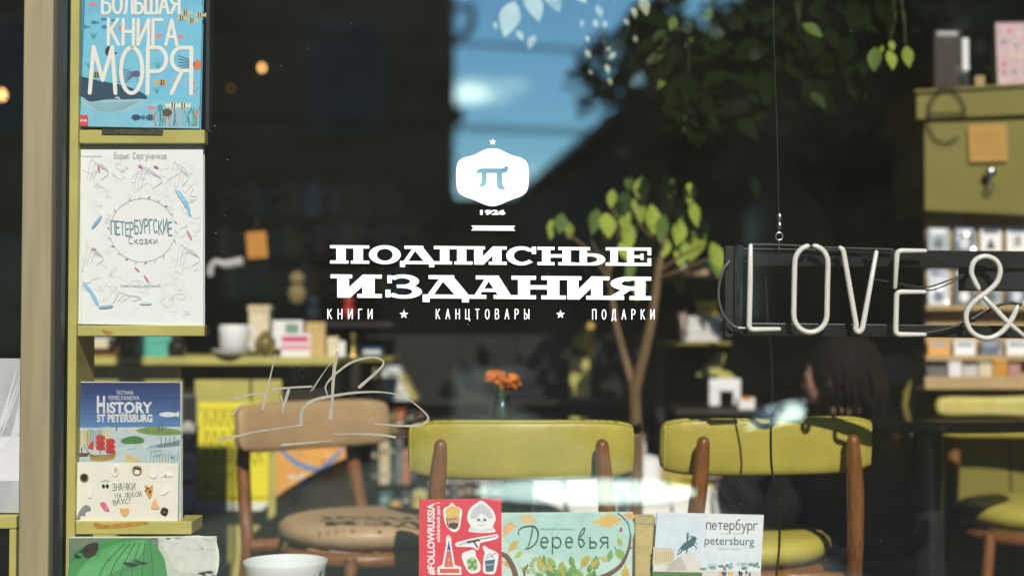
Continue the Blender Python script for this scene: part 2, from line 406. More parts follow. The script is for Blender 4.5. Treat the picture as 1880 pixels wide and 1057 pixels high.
def shop_window():
    w = thing('shop_window', 'large shop window with tan mullion, white slab lettering and silver signature', 'window', (0, 0, WZ0))
    Y = -.03
    a = P(47, 528, Y).x; b = P(101, 528, Y).x
    mb = MB(); mb.box(a, b, -.055, -.006, WZ0 + .06, WZ1 - .06, MULL); mb.box(a + .012, b - .012, .010, .05, WZ0 + .06, WZ1 - .06, MULL)
    mb.build('mullion', w, bevel=.003)
    mb = MB(); mb.box(b + .0005, b + .011, -.028, -.0055, WZ0 + .06, WZ1 - .06, BLACK); mb.box(a - .009, a - .0005, -.028, -.0055, WZ0 + .06, WZ1 - .06, BLACK)
    mb.build('gasket', w)
    mb = MB(); mb.box(WX0 + .002, WX1 - .002, -.07, .06, WZ0 + .001, WZ0 + .058, MULL); mb.box(WX0 + .002, WX1 - .002, -.07, .06, WZ1 - .058, WZ1 - .001, MULL)
    mb.box(WX0 + .002, WX0 + .06, -.07, .06, WZ0 + .059, WZ1 - .059, MULL); mb.box(WX1 - .06, WX1 - .002, -.07, .06, WZ0 + .059, WZ1 - .059, MULL)
    mb.build('frame', w, bevel=.003)
    mb = MB(); mb.box(WX0 + .062, (a + b)/2 - .001, 0, .006, WZ0 + .06, WZ1 - .06, GLASS); mb.build('pane', w)
    mb = MB(); mb.box((a + b)/2 + .001, WX1 - .062, 0, .006, WZ0 + .06, WZ1 - .06, GLASS); pane = mb.build('pane', w)
    pane['label'] = 'wide pane carrying the white shop lettering'
    pl = Plane(940, 528, -.0008)
    # ---- slab lettering
    A = Art(pl, 0.0, .000008); V = WHITE_VINYL
    sk = lambda x: .0078*(x - 605)
    def glyph(x0, x1, y0, y1, prims):
        w_, h_ = x1 - x0, y1 - y0
        RM = {.2: .165, .21: .165, .8: .835, .18: .15, .82: .85, .83: .86, .17: .14}
        T = lambda u, v0: (lambda v: (x0 + u*w_, y0 + v*h_ + sk(x0 + u*w_)))(RM.get(round(v0, 3), v0))
        for p in prims:
            k = p[0]
            if k == 'r': _, a0, b0, a1, b1 = p; A.poly([T(a0, b0), T(a1, b0), T(a1, b1), T(a0, b1)], V)
            elif k == 'p': _, a0, a1, v0, b0, b1, v1 = p; A.poly([T(a0, v0), T(a1, v0), T(b1, v1), T(b0, v1)], V)
            elif k == 'o':
                _, ox0, oy0, ox1, oy1, ix0, iy0, ix1, iy1, t0, t1 = p; n = 26; o = A.nxt(); vs = []; fs = []
                for i in range(n + 1):
                    t = R(t0 + (t1 - t0)*i/n); c, s = math.cos(t), -math.sin(t)
                    for (bx0, by0, bx1, by1) in ((ox0, oy0, ox1, oy1), (ix0, iy0, ix1, iy1)):
                        q = T((bx0 + bx1)/2 + c*(bx1 - bx0)/2, (by0 + by1)/2 + s*(by1 - by0)/2); vs.append(pl.at(q[0], q[1], o))
                for i in range(n): fs.append((2*i, 2*i + 1, 2*i + 3, 2*i + 2))
                A.mb.add(vs, fs, V)
    GL = {
     'П': [('r', 0, 0, 1, .21), ('r', .16, .2, .40, .82), ('r', .60, .2, .84, .82), ('r', 0, .80, .47, 1), ('r', .53, .80, 1, 1)],
     'О': [('o', 0, -.02, 1, 1.02, .25, .17, .75, .83, 0, 360)],
     'Д': [('r', .13, 0, .68, .20), ('p', .36, .48, .18, .10, .24, .82), ('p', .36, .68, .10, .70, 1.0, .82), ('r', 0, .80, 1, 1), ('r', 0, .98, .15, 1.16), ('r', .85, .98, 1, 1.16)],
     'И': [('r', 0, 0, .42, .2), ('r', .13, .18, .36, 1), ('p', .62, .86, .02, .14, .38, 1), ('r', .62, .0, .86, .82), ('r', .62, 0, 1, .2), ('r', .52, .80, 1, 1)],
     'С': [('o', 0, -.02, .98, 1.02, .25, .17, .80, .83, 42, 322), ('r', .84, .0, .98, .40), ('p', .76, .9, .22, .9, .98, .38)],
     'Н': [('r', 0, 0, .45, .2), ('r', .55, 0, 1, .2), ('r', 0, .8, .45, 1), ('r', .55, .8, 1, 1), ('r', .12, .18, .34, .82), ('r', .66, .18, .88, .82), ('r', .33, .40, .67, .58)],
     'Ь': [('r', 0, 0, .5, .2), ('r', .16, .18, .40, 1), ('o', .16, .34, 1, 1, .30, .50, .74, .83, -90, 90), ('r', .3, .34, .60, .50), ('r', 0, .83, .60, 1)],
     'І': [('r', 0, 0, 1, .2), ('r', 0, .8, 1, 1), ('r', .28, .18, .72, .82)],
     'Е': [('r', 0, 0, 1, .2), ('r', 0, .8, 1, 1), ('r', .13, .18, .38, .82), ('r', .36, .42, .70, .58), ('r', .62, .33, .72, .67), ('r', .87, .18, 1, .42), ('r', .87, .58, 1, .82)],
     'З': [('o', .06, -.02, .92, .56, .26, .14, .68, .42, -90, 155), ('o', .02, .42, 1, 1.02, .24, .57, .74, .87, -158, 90), ('r', .32, .42, .60, .56), ('r', .07, .02, .19, .36), ('r', .02, .64, .15, .97)],
     'А': [('r', .15, 0, .66, .2), ('p', .36, .48, .1, .12, .24, .82), ('p', .38, .68, .1, .64, .92, .82), ('r', .22, .56, .70, .70), ('r', 0, .8, .38, 1), ('r', .54, .8, 1, 1)],
     'Я': [('r', .40, 0, 1, .2), ('r', .64, .18, .87, .82), ('o', .10, 0, .90, .60, .34, .18, .80, .42, 90, 270), ('r', .40, .42, .66, .60), ('p', .34, .56, .56, .10, .34, .84), ('r', 0, .8, .40, 1), ('r', .52, .8, 1, 1)],
    }
    Z = lambda a: 560 + a*680/1880
    for ch, a0, a1 in (('П', 127, 326), ('О', 324, 486), ('Д', 482, 656), ('П', 654, 850), ('И', 834, 1024), ('С', 1021, 1176), ('Н', 1180, 1372), ('Ь', 1369, 1524), ('І', 1526, 1630), ('Е', 1600, 1757)):
        if ch == 'І': a0, a1 = 1526, 1612
        if ch == 'Е': a0 = 1616
        glyph(Z(a0), Z(a1), 450, 483.5, GL[ch])
    for ch, a0, a1 in (('И', 130, 390), ('З', 405, 594), ('Д', 597, 832), ('А', 832, 1064), ('Н', 1048, 1324), ('И', 1300, 1545), ('Я', 1528, 1757)):
        glyph(Z(a0), Z(a1), 503.5, 546, GL[ch])
    A.build('title_lettering', pane)
    # ---- year, ribbon, stars, tag line
    A = Art(pl, 0.0, .000008)
    A.latin('1926', 881.5, 393.8, 8, V, w=46.5, bold=.045)
    A.poly([(865, 414), (946, 414.6), (942, 419), (946, 423.6), (865, 423), (869, 418.6)], V)
    A.star(904.5, 261, 7, V)
    A.build('year_ribbon_and_star', pane)
    A = Art(pl, 0.0, .000008)
    for t, x, w_ in (('КНИГИ', 602, 81), ('КАНЦТОВАРЫ', 801, 170), ('ПОДАРКИ', 1088, 113)):
        A.cyr(t, x, 585 + (0 if x < 1000 else .6), 17.5, 1.75, V, w=w_, gap=1.02 if t != 'КНИГИ' else .95)
    A.star(741.5, 577, 8.5, V); A.star(1029, 577, 8.5, V)
    A.build('tagline_lettering', pane)
    # ---- emblem: badge with the letter cut out
    cu = bpy.data.curves.new('tmp', 'CURVE'); cu.dimensions = '2D'; cu.fill_mode = 'BOTH'
    def spl(pts):
        s = cu.splines.new('POLY'); s.points.add(len(pts) - 1); s.use_cyclic_u = True
        for i, p in enumerate(pts): s.points[i].co = (p[0], p[1], 0, 1)
    spl([(p.x, p.y) for p in catmull([(x, y, 0) for x, y in ((904, 272.5), (917, 274.5), (938, 284.5), (957, 290), (967, 298), (970.5, 312), (970.5, 336), (967, 351), (957, 360), (938, 367), (917, 376), (904, 378.5), (891, 376), (870, 367), (851, 360), (841, 351), (838, 336), (838, 312), (841, 298), (851, 290), (870, 284.5), (891, 274.5))], 6, True)])
    spl([(873, 319), (877, 312), (883, 309.5), (921, 309.5), (927, 307.5), (929.5, 304), (933, 307), (933, 312), (929, 317), (922, 318), (922, 339), (925, 343), (928, 345), (925, 348.5), (916, 347.5), (912, 342), (912, 318), (893.5, 318), (893.5, 336), (890, 342), (883, 343.5), (879, 341), (883, 337), (884.5, 333), (884.5, 318), (880, 317.5)])
    ob = bpy.data.objects.new('tmp', cu); COL.objects.link(ob)
    me = bpy.data.meshes.new_from_object(ob.evaluated_get(bpy.context.evaluated_depsgraph_get()))
    mb = MB(); mb.add([pl.at(v.co.x, v.co.y, .0) for v in me.vertices], [tuple(p.vertices) for p in me.polygons], V)
    bpy.data.objects.remove(ob); bpy.data.meshes.remove(me)
    e = mb.build('emblem', pane, weld=False)
    A = Art(pl, .0002, .000008); dm = mat('stitch_grey', S(205, 212, 205, .8), .6, var=0)
    ring = catmull([(x, y, 0) for x, y in ((904, 278), (917, 280), (938, 289.5), (955, 295), (963, 301), (965.5, 313), (965.5, 336), (963, 348), (955, 355), (938, 361.5), (917, 371), (904, 373), (891, 371), (870, 361.5), (853, 355), (845.5, 348), (843, 336), (843, 313), (845.5, 301), (853, 295), (870, 289.5), (891, 280))], 6, True)
    for i in range(0, len(ring) - 1, 2): A.line([(ring[i].x, ring[i].y), (ring[i + 1].x, ring[i + 1].y)], .9, dm)
    A.build('stitching', pane)
    # ---- signature in silver marker
    A = Art(pl, 0.0, .000008); sg = mat('silver_marker', S(186, 180, 158, .5), .5, var=.15, vs=90)
    for pts, ws in (
        ([(506, 648), (497, 688), (482, 750)], (1.5, 4, 6.5)), ([(425, 731), (470, 722), (494, 722)], (6, 4, 2)),
        ([(500, 714), (535, 711), (572, 709)], (7, 5, 5)), ([(530, 716), (524, 735), (518, 757)], (9, 8, 3)), ([(516, 726), (520, 745), (519, 757)], (3, 5, 3)),
        ([(608, 664), (590, 690), (574, 716)], (2, 2, 2)), ([(605, 669), (585, 696), (570, 718)], (1.5, 1.5, 1.5)),
        ([(619, 648), (613, 685), (608, 768)], (8, 9, 6)), ([(607, 752), (606, 768)], (8, 8)),
        ([(601, 724), (598, 708), (615, 687), (645, 665), (677, 656), (697, 658), (704, 667), (692, 682), (660, 710)], (3, 4, 6, 6, 6, 5, 5, 7, 9)),
        ([(553, 779), (554, 755), (572, 736), (607, 727), (657, 720), (707, 720), (745, 730), (777, 754), (786, 769), (770, 780), (732, 781), (687, 777)], (7, 8, 8, 8, 6, 4, 3, 4, 6, 7, 6, 3)),
        ([(402, 807), (435, 800), (470, 792), (552, 780)], (8, 6, 4, 3)), ([(518, 816), (557, 813), (610, 808)], (7, 5, 2)),
        ([(610, 796), (660, 796), (700, 798), (725, 802)], (2, 4, 6, 7)), ([(428, 760), (440, 745), (455, 734)], (5, 3, 2))):
        A.line(pts, [w_*.68 for w_ in ws], sg, True)
    A.build('signature', pane)
    # ---- tall lettering stuck above the door height, it throws letter shadows into the room
    mb = MB()
    for (px, py, kind) in ((1.478, 2.59, 'e'),):
        pts = [(px + x*.062, -.0008, py + y*.072) for x, y in ([(-.8, .05), (.85, .05)] + arc(0, 0, .85, 1, 8, 310, 22) if kind == 'e' else arc(0, 0, .85, 1, 60, 420, 22) + [(.85, -1)])]
        for i in range(len(pts) - 1):
            a_, b_ = Vector(pts[i]), Vector(pts[i + 1]); t = (b_ - a_).normalized()*.0055; nn = Vector((-t.z, 0, t.x))
            mb.add([a_ + nn - t - Vector((0, i*2e-6, 0)), a_ - nn - t - Vector((0, i*2e-6, 0)), b_ - nn + t - Vector((0, i*2e-6, 0)), b_ + nn + t - Vector((0, i*2e-6, 0))], [(0, 1, 2, 3)], V)
    mb.build('upper_lettering', pane, weld=False)
shop_window()

def dust():
    mb = MB(); m = mat('dust_fleck', (.5, .5, .46), .9, var=0)
    rr = random.Random(3)
    for i in range(110):
        if i < 45: px, py = rr.gauss(549, 10), rr.gauss(676, 13)
        elif i < 60: px, py = rr.gauss(626, 8), rr.gauss(822, 5)
        elif i < 78: px, py = rr.uniform(375, 500), rr.uniform(230, 480)
        else: px, py = rr.uniform(380, 1860), rr.uniform(20, 1040)
        p = P(px, py, -.0012); r = rr.uniform(.0003, .0008)*(1 if i > 60 else .7)
        mb.ball(p, (r, .0003, r), m, 5, 3)
    o = mb.build('dust'); o['kind'] = 'stuff'
dust()

# ------------------------------------------------------------------ the street outside, seen mirrored in the glass
def street():
    pave = mat('paving', S(120, 116, 108, .55), .85, var=.2, vs=3, bump=.2, bs=30)
    asph = mat('asphalt', (.035, .035, .036), .9, var=.3, vs=20, bump=.3, bs=90)
    earth = mat('earth', (.05, .045, .04), .9, var=.2)
    mb = MB(); mb.box(-60, 60, -90, -.125, -.60, -.50, earth); struct(mb.build('ground'))
    mb = MB(); mb.box(-60, 60, -4.4, -.121, -.499, -.35, pave); struct(mb.build('pavement'))
    mb = MB(); mb.box(-60, 60, -4.55, -4.402, -.499, -.345, mat('kerb_stone', S(110, 106, 102, .6), .8, var=.2, vs=9)); struct(mb.build('kerb'))
    mb = MB(); mb.box(-60, 60, -12, -4.552, -.499, -.47, asph); struct(mb.build('road'))
street()
def facade_house(name, label, poly, z1, mwall, mroof, wins, group=None):
    """footprint polygon (x, y), walls to z1; wins: list of (p0, p1, n, z0, z1) rows along an edge"""
    b = thing(name, label, 'building', (poly[0][0], poly[0][1], -.5), group)
    mb = MB(); mb.prism([Vector((x, y, -.499)) for x, y in poly], Vector((0, 0, z1 + .499)), mwall); mb.build('wall', b)
    cx = sum(p[0] for p in poly)/len(poly); cy = sum(p[1] for p in poly)/len(poly)
    grow = [Vector((cx + (x - cx)*1.0 + (.35 if x > cx else -.35), cy + (y - cy) + (.35 if y > cy else -.35), z1 + .002)) for x, y in poly]
    mb = MB(); mb.prism(grow, Vector((0, 0, .22)), mroof); mb.build('cornice', b)
    gl = mat('dark_window_glass', (.01, .011, .012), .1, var=.2); fr = mat('window_frame_paint', S(120, 112, 98, .5), .6)
    for (p0, p1, n, za, zb) in wins:
        p0 = Vector((*p0, 0)); p1 = Vector((*p1, 0)); d = (p1 - p0)/n; nn = Vector((d.y, -d.x, 0)).normalized()
        if nn.dot(Vector((cx, cy, 0)) - p0) > 0: nn = -nn
        for i in range(n):
            c = p0 + d*(i + .5); h = d*.24
            q = [c - h, c + h]
            mb = MB(); mb.hexa([q[0] + Vector((0, 0, za)) - nn*.06, q[1] + Vector((0, 0, za)) - nn*.06, q[1] + Vector((0, 0, zb)) - nn*.06, q[0] + Vector((0, 0, zb)) - nn*.06], nn*.11, fr); wf = mb.build('window', b)
            mb = MB(); e = h*.84; c0, c1 = c - e, c + e
            mb.add([c0 + nn*.053 + Vector((0, 0, za + .1)), c1 + nn*.053 + Vector((0, 0, za + .1)), c1 + nn*.053 + Vector((0, 0, zb - .1)), c0 + nn*.053 + Vector((0, 0, zb - .1))], [(0, 1, 2, 3)], gl); mb.build('pane', wf)
    return b
def outdoors():
    wall = mat('sooty_plaster', (.13, .088, .048), .9, var=.5, vs=.8, bump=.2, bs=20)
    wall2 = mat('ochre_dark_plaster', (.085, .062, .036), .9, var=.4, vs=.8)
    roof = mat('roof_tin', (.02, .02, .02), .6, var=.2)
    xe = M(835, 300, 17).x
    b = facade_house('corner_house', 'tall dark corner house mirrored to the side of the blue sky gap', [(-24, -17), (xe, -17), (xe - 1.3, -29), (-24, -29)], 12.0, wall, roof,
        [((-18, -17), (xe - .3, -17), 7, z, z + 1.7) for z in (.6, 3.6, 6.6, 9.4)])
    mb = MB()
    q = [M(836, -60, 16.9), M(836, 18, 16.9), M(866, 10, 16.9), M(866, 45, 16.9), M(857, 62, 16.9), M(836, 72, 16.9)]
    mb.tube(q[1:], .055, wall, 8); mb.build('pipe_bracket', b)
    mb = MB(); a = M(838, 215, 16.9); mb.box(xe - .04, xe + .12, -16.95, -16.7, a.z - .12, a.z + .12, wall); mb.build('wall_lamp_box', b)
    # house along the side street, its eaves run away to the vanishing point
    pts = []
    for tot in (14.0, 45.0):
        x = 2.59 - .11*(tot - 25); pts.append((x, -(tot - 2.67)))
    facade_house('side_street_house', 'long dark house along the side street, eaves sloping across the mirrored sky', [pts[0], pts[1], (14, pts[1][1]), (14, pts[0][1])], 5.0, wall2, roof,
        [(pts[0], pts[1], 10, 1.0, 2.6), ((pts[0][0], pts[0][1]), (14, pts[0][1]), 5, 1.0, 2.6)])
    a = M(700, 372, 58); c = M(1040, 372, 58)
    facade_house('far_house', 'low far house closing the side street under the mirrored sky', [(a.x - 8, a.y), (c.x + 8, c.y), (c.x + 8, c.y - 8), (a.x - 8, a.y - 8)], a.z, wall, roof, [((a.x - 8, a.y), (c.x + 8, c.y), 8, 1.2, 3.0)])
    wm = mat('wire_sheath', (.01, .01, .01), .5, var=0)
    for k, (ya, yb, lab) in enumerate(((76, 99, 'single overhead wire crossing high on the mirrored sky'), (226, 243, 'upper of two close overhead wires low on the mirrored sky'), (235, 252, 'lower of two close overhead wires low on the mirrored sky'))):
        D = 11.0 + k*.0
        p = [M(835 - 700, ya - (yb - ya)*1.6, D), M(1000, (ya + yb)/2 + 1.5, D), M(1250 + 500, yb + (yb - ya)*1.2, D)]
        mb = MB(); mb.tube(catmull(p, 8), .017 if k == 0 else .012, wm, 6); tag(mb.build('overhead_wire', smooth=60), lab, 'wire', 'overhead wires across the street')
    # street tree
    bark = mat('bark', (.04, .032, .024), .9, var=.3, vs=12, bump=.4, bs=30)
    lf = mat('tree_leaf', (.030, .050, .012), .6, var=.35, vs=2); lf2 = mat('tree_leaf_light', (.07, .11, .02), .55, var=.3, vs=2)
    base = M(1560, 900, 8.0); base.z = -.35
    t = thing('street_tree', 'leafy street tree mirrored over the upper part of the sky gap', 'tree', base)
    mb = MB(); top = Vector((base.x, base.y, 3.3))
    mb.tube(catmull([base, base + Vector((.05, 0, 1.2)), base + Vector((-.05, .05, 2.2)), top], 6), [.16 - .012*i*.6 for i in range(19)], bark, 10)
    for i in range(12):
        a = i*2.4; st = base + Vector((0, 0, 1.9 + i*.09)); en = st + Vector((math.cos(a)*1.15, math.sin(a)*.9, .55))
        mb.tube(catmull([st, (st + en)/2 + Vector((0, 0, .15)), en], 4), [.05, .045, .04, .035, .03, .025, .02, .015, .01], bark, 6)
    mb.build('trunk', t, smooth=60)
    mb = MB(); rr = random.Random(5)
    cl = []
    for i in range(46):
        cl.append((base.x + rr.gauss(0, .75), base.y + rr.gauss(0, .55), min(3.35, 2.95 + rr.gauss(0, .42)), rr.uniform(.22, .42)))
    for (px, py) in ((1150, 60), (1165, 40), (1178, 75), (1185, 110), (1205, 125), (1200, 20), (1215, 60), (1225, 150), (1190, 90), (1240, 100)):
        q = M(px + 28, py, 8.0); cl.append((q.x, q.y + rr.uniform(-.2, .2), q.z, .17))
    for (cx, cy, cz, r) in cl:
        for k in range(int(150*r/.3)):
            v = Vector((rr.gauss(0, 1), rr.gauss(0, 1), rr.gauss(0, 1))).normalized()*r*rr.random()**.4
            c = Vector((cx, cy, cz)) + v; s = rr.uniform(.05, .085)
            u = Vector((rr.gauss(0, 1), rr.gauss(0, 1), rr.gauss(0, .5))).normalized(); w_ = u.cross(Vector((rr.gauss(0, 1), rr.gauss(0, 1), rr.gauss(0, 1)))).normalized()
            mb.add([c - u*s, c + w_*s*.45, c + u*s, c - w_*s*.45], [(0, 1, 2, 3)], lf2 if rr.random() < .25 else lf)
    mb.build('crown', t, weld=False)
outdoors()
def glare_props():
    wp = mat('white_enamel', (.82, .82, .80), .38, .5, var=.05, vs=6); ir = mat('iron_post', (.02, .02, .02), .5)
    c = M(1075, 900, 3.0); t = thing('glare_table', 'added white round table outside, mirrored as pale glare over the middle chair post', 'table', (c.x, c.y, -.35))  # table added out of view, only its glare shows in the glass
    mb = MB(); mb.lathe([(0, c.z - .02), (.435, c.z - .02), (.44, c.z - .01), (.435, c.z), (0, c.z)], (c.x, c.y, 0), wp, 40); mb.build('tabletop', t, smooth=40)
    mb = MB(); mb.lathe([(.02, -.33), (.02, c.z - .021)], (c.x, c.y, 0), ir, 16); mb.build('post', t, smooth=40)
    mb = MB(); mb.lathe([(0, -.349), (.2, -.349), (.2, -.34), (.0205, -.33)], (c.x, c.y, 0), ir, 28); mb.build('foot', t, smooth=40)
    Y = 3.4; q = [M(1398, 748, Y + .12), M(1482, 730, Y + .12), M(1476, 770, Y - .12), M(1368, 792, Y - .12)]; o = sum(q, Vector())/4
    t = thing('glare_stand', 'added white and blue slanted stand, mirrored as glare across the chair under the sign', 'menu stand', (o.x, o.y, -.35))  # added reflector, tilted to send sun glare into the pane
    n = (q[1] - q[0]).cross(q[3] - q[0]).normalized(); n = n if n.z > 0 else -n
    mb = MB(); mb.hexa(q, -n*.02, ir); mb.build('desk_panel', t)
    L = lambda u, v: q[0]*(1 - u)*(1 - v) + q[1]*u*(1 - v) + q[2]*u*v + q[3]*(1 - u)*v + n*.001
    lam = mat('laminate_sheet', (.82, .82, .80), .30, .55, var=.05, vs=8)
    mb = MB(); mb.hexa([L(.03, .34), L(.97, .34), L(.97, .97), L(.03, .97)], n*.001, lam); mb.build('glare_sheet', t)
    mb = MB(); mb.hexa([L(.03, .03), L(.97, .03), L(.97, .32), L(.03, .32)], n*.001, mat('blue_band', S(40, 120, 190, .9), .4)); mb.build('blue_band', t)
    mb = MB(); mb.tube([o - n*.02, Vector((o.x, o.y, -.33))], .018, ir, 10); mb.build('post', t, smooth=60)
    mb = MB(); mb.lathe([(0, -.349), (.16, -.349), (.16, -.34), (.019, -.33)], (o.x, o.y, 0), ir, 24); mb.build('foot', t, smooth=40)
glare_props()
# ------------------------------------------------------------------ display rack, books and cards behind the glass
def rack():
    Y = .035; r = thing('display_rack', 'olive painted book rack with narrow ledges beside the tan mullion', 'rack', (P(125, 528, Y).x, Y, .356))
    x0 = P(107, 528, Y).x; x1 = P(141, 528, Y).x; xr = P(376, 528, Y).x
    mb = MB(); mb.box(x0, x1, Y, Y + .12, .362, 1.6, OLIVE); mb.build('upright', r, bevel=.002)
    dk = mat('olive_paint_dark_edge', (.02, .019, .015), .4, var=.2)
    mb = MB(); mb.box(xr - .005, xr + .002, Y + .02, Y + .05, P(0, 236, Y).z, 1.6, dk); mb.build('side_edge', r)
    for (ya, yb, xe, dp) in ((238, 263, 373, .035), (597, 617, 375, .035), (957, 981, 354, .10)):
        xx = P(xe, 528, Y).x; mb = MB(); mb.box(x1 + .0005, xx, Y + .004, Y + dp, P(0, yb, Y).z, P(0, ya, Y).z, OLIVE)
        mb.build('ledge', r, bevel=.002)
    # small dark feet behind the lowest gap and the brown end cap
    brown = mat('worn_end_wood', S(92, 66, 40, .6), .6, var=.3)
    mb = MB(); xx = P(375.5, 528, Y).x; mb.box(xx, xx + .004, Y + .005, Y + .034, P(0, 616, Y).z, P(0, 598, Y).z, brown); mb.build('end_cap', r)
    mb = MB(); p = [P(187, 237, Y + .0035), P(300, 238, Y + .0035), P(299, 248, Y + .0035), P(187, 247, Y + .0035)]
    mb.hexa(p, Vector((0, -.002, 0)), mat('worn_steel', S(150, 140, 110, .5), .35, .9, var=.35, vs=120)); mb.build('steel_tab', r)
    pl = Plane(250, 960, Y + .0034); A = Art(pl); am = mat('old_glue', S(205, 150, 60, .8), .5, var=.3, vs=80)
    A.blob([(172, 958), (195, 963), (230, 959), (262, 957), (272, 960), (240, 966), (205, 969), (178, 969)], am)
    A.build('glue_stain', r); A = Art(pl)
    A.blob([(186, 606), (192, 605), (206, 609), (205, 613), (196, 614)], am); A.build('glue_stain', r)
    l = thing('side_rack', 'olive rack cut off by the frame, carrying the silver wrapped book', 'rack', (P(-40, 945, .06).x, .06, .362))
    mb = MB(); mb.box(P(-300, 0, .045).x, P(40, 0, .045).x, .045, .20, P(0, 970, .045).z, P(0, 946, .045).z, OLIVE); mb.build('ledge', l, bevel=.002)
    mb = MB(); mb.box(P(26, 0, .045).x, P(39, 0, .045).x, .047, .19, .362, P(0, 971, .045).z, OLIVE); mb.build('upright', l, bevel=.002)
rack()

def flat_book(name, label, cat, q, pl, th, cover, group=None, pages=PAGES, spine=True):
    pts = [pl.at(x, y) for x, y in q]; root = thing(name, label, cat, (pts[2] + pts[3])/2, group)
    n = pl.n; back = -n*.0025
    mb = MB(); mb.hexa(pts, back, cover); far = [p - n*(th - .0025) for p in pts]; mb.hexa(far, back, cover)
    if spine:
        w = (pts[1] - pts[0]).normalized()*.0025
        mb.hexa([pts[0] + back, pts[0] + back + w, pts[3] + back + w, pts[3] + back], -n*(th - .0051), cover)
    mb.build('cover', root, bevel=.0006)
    u = (pts[1] - pts[0]).normalized()*.003; v = (pts[0] - pts[3]).normalized()*.003
    inn = [pts[0] + u - v + back*1.02, pts[1] - u - v + back*1.02, pts[2] - u + v + back*1.02, pts[3] + u + v + back*1.02]
    mb = MB(); mb.hexa(inn, -n*(th - .0052), pages); mb.build('page_block', root)
    return root

def squiggle(A, x0, x1, y, h, m, n=9, w=.8):
    rr = random.Random(int(x0)); st = (x1 - x0)/n
    for i in range(n):
        if i == n//2: continue
        A.line([(x0 + i*st, y), (x0 + i*st + st*.3, y - h*rr.uniform(.6, 1)), (x0 + i*st + st*.55, y - h*.1), (x0 + i*st + st*.8, y - h*rr.uniform(.4, .8))], w, m)

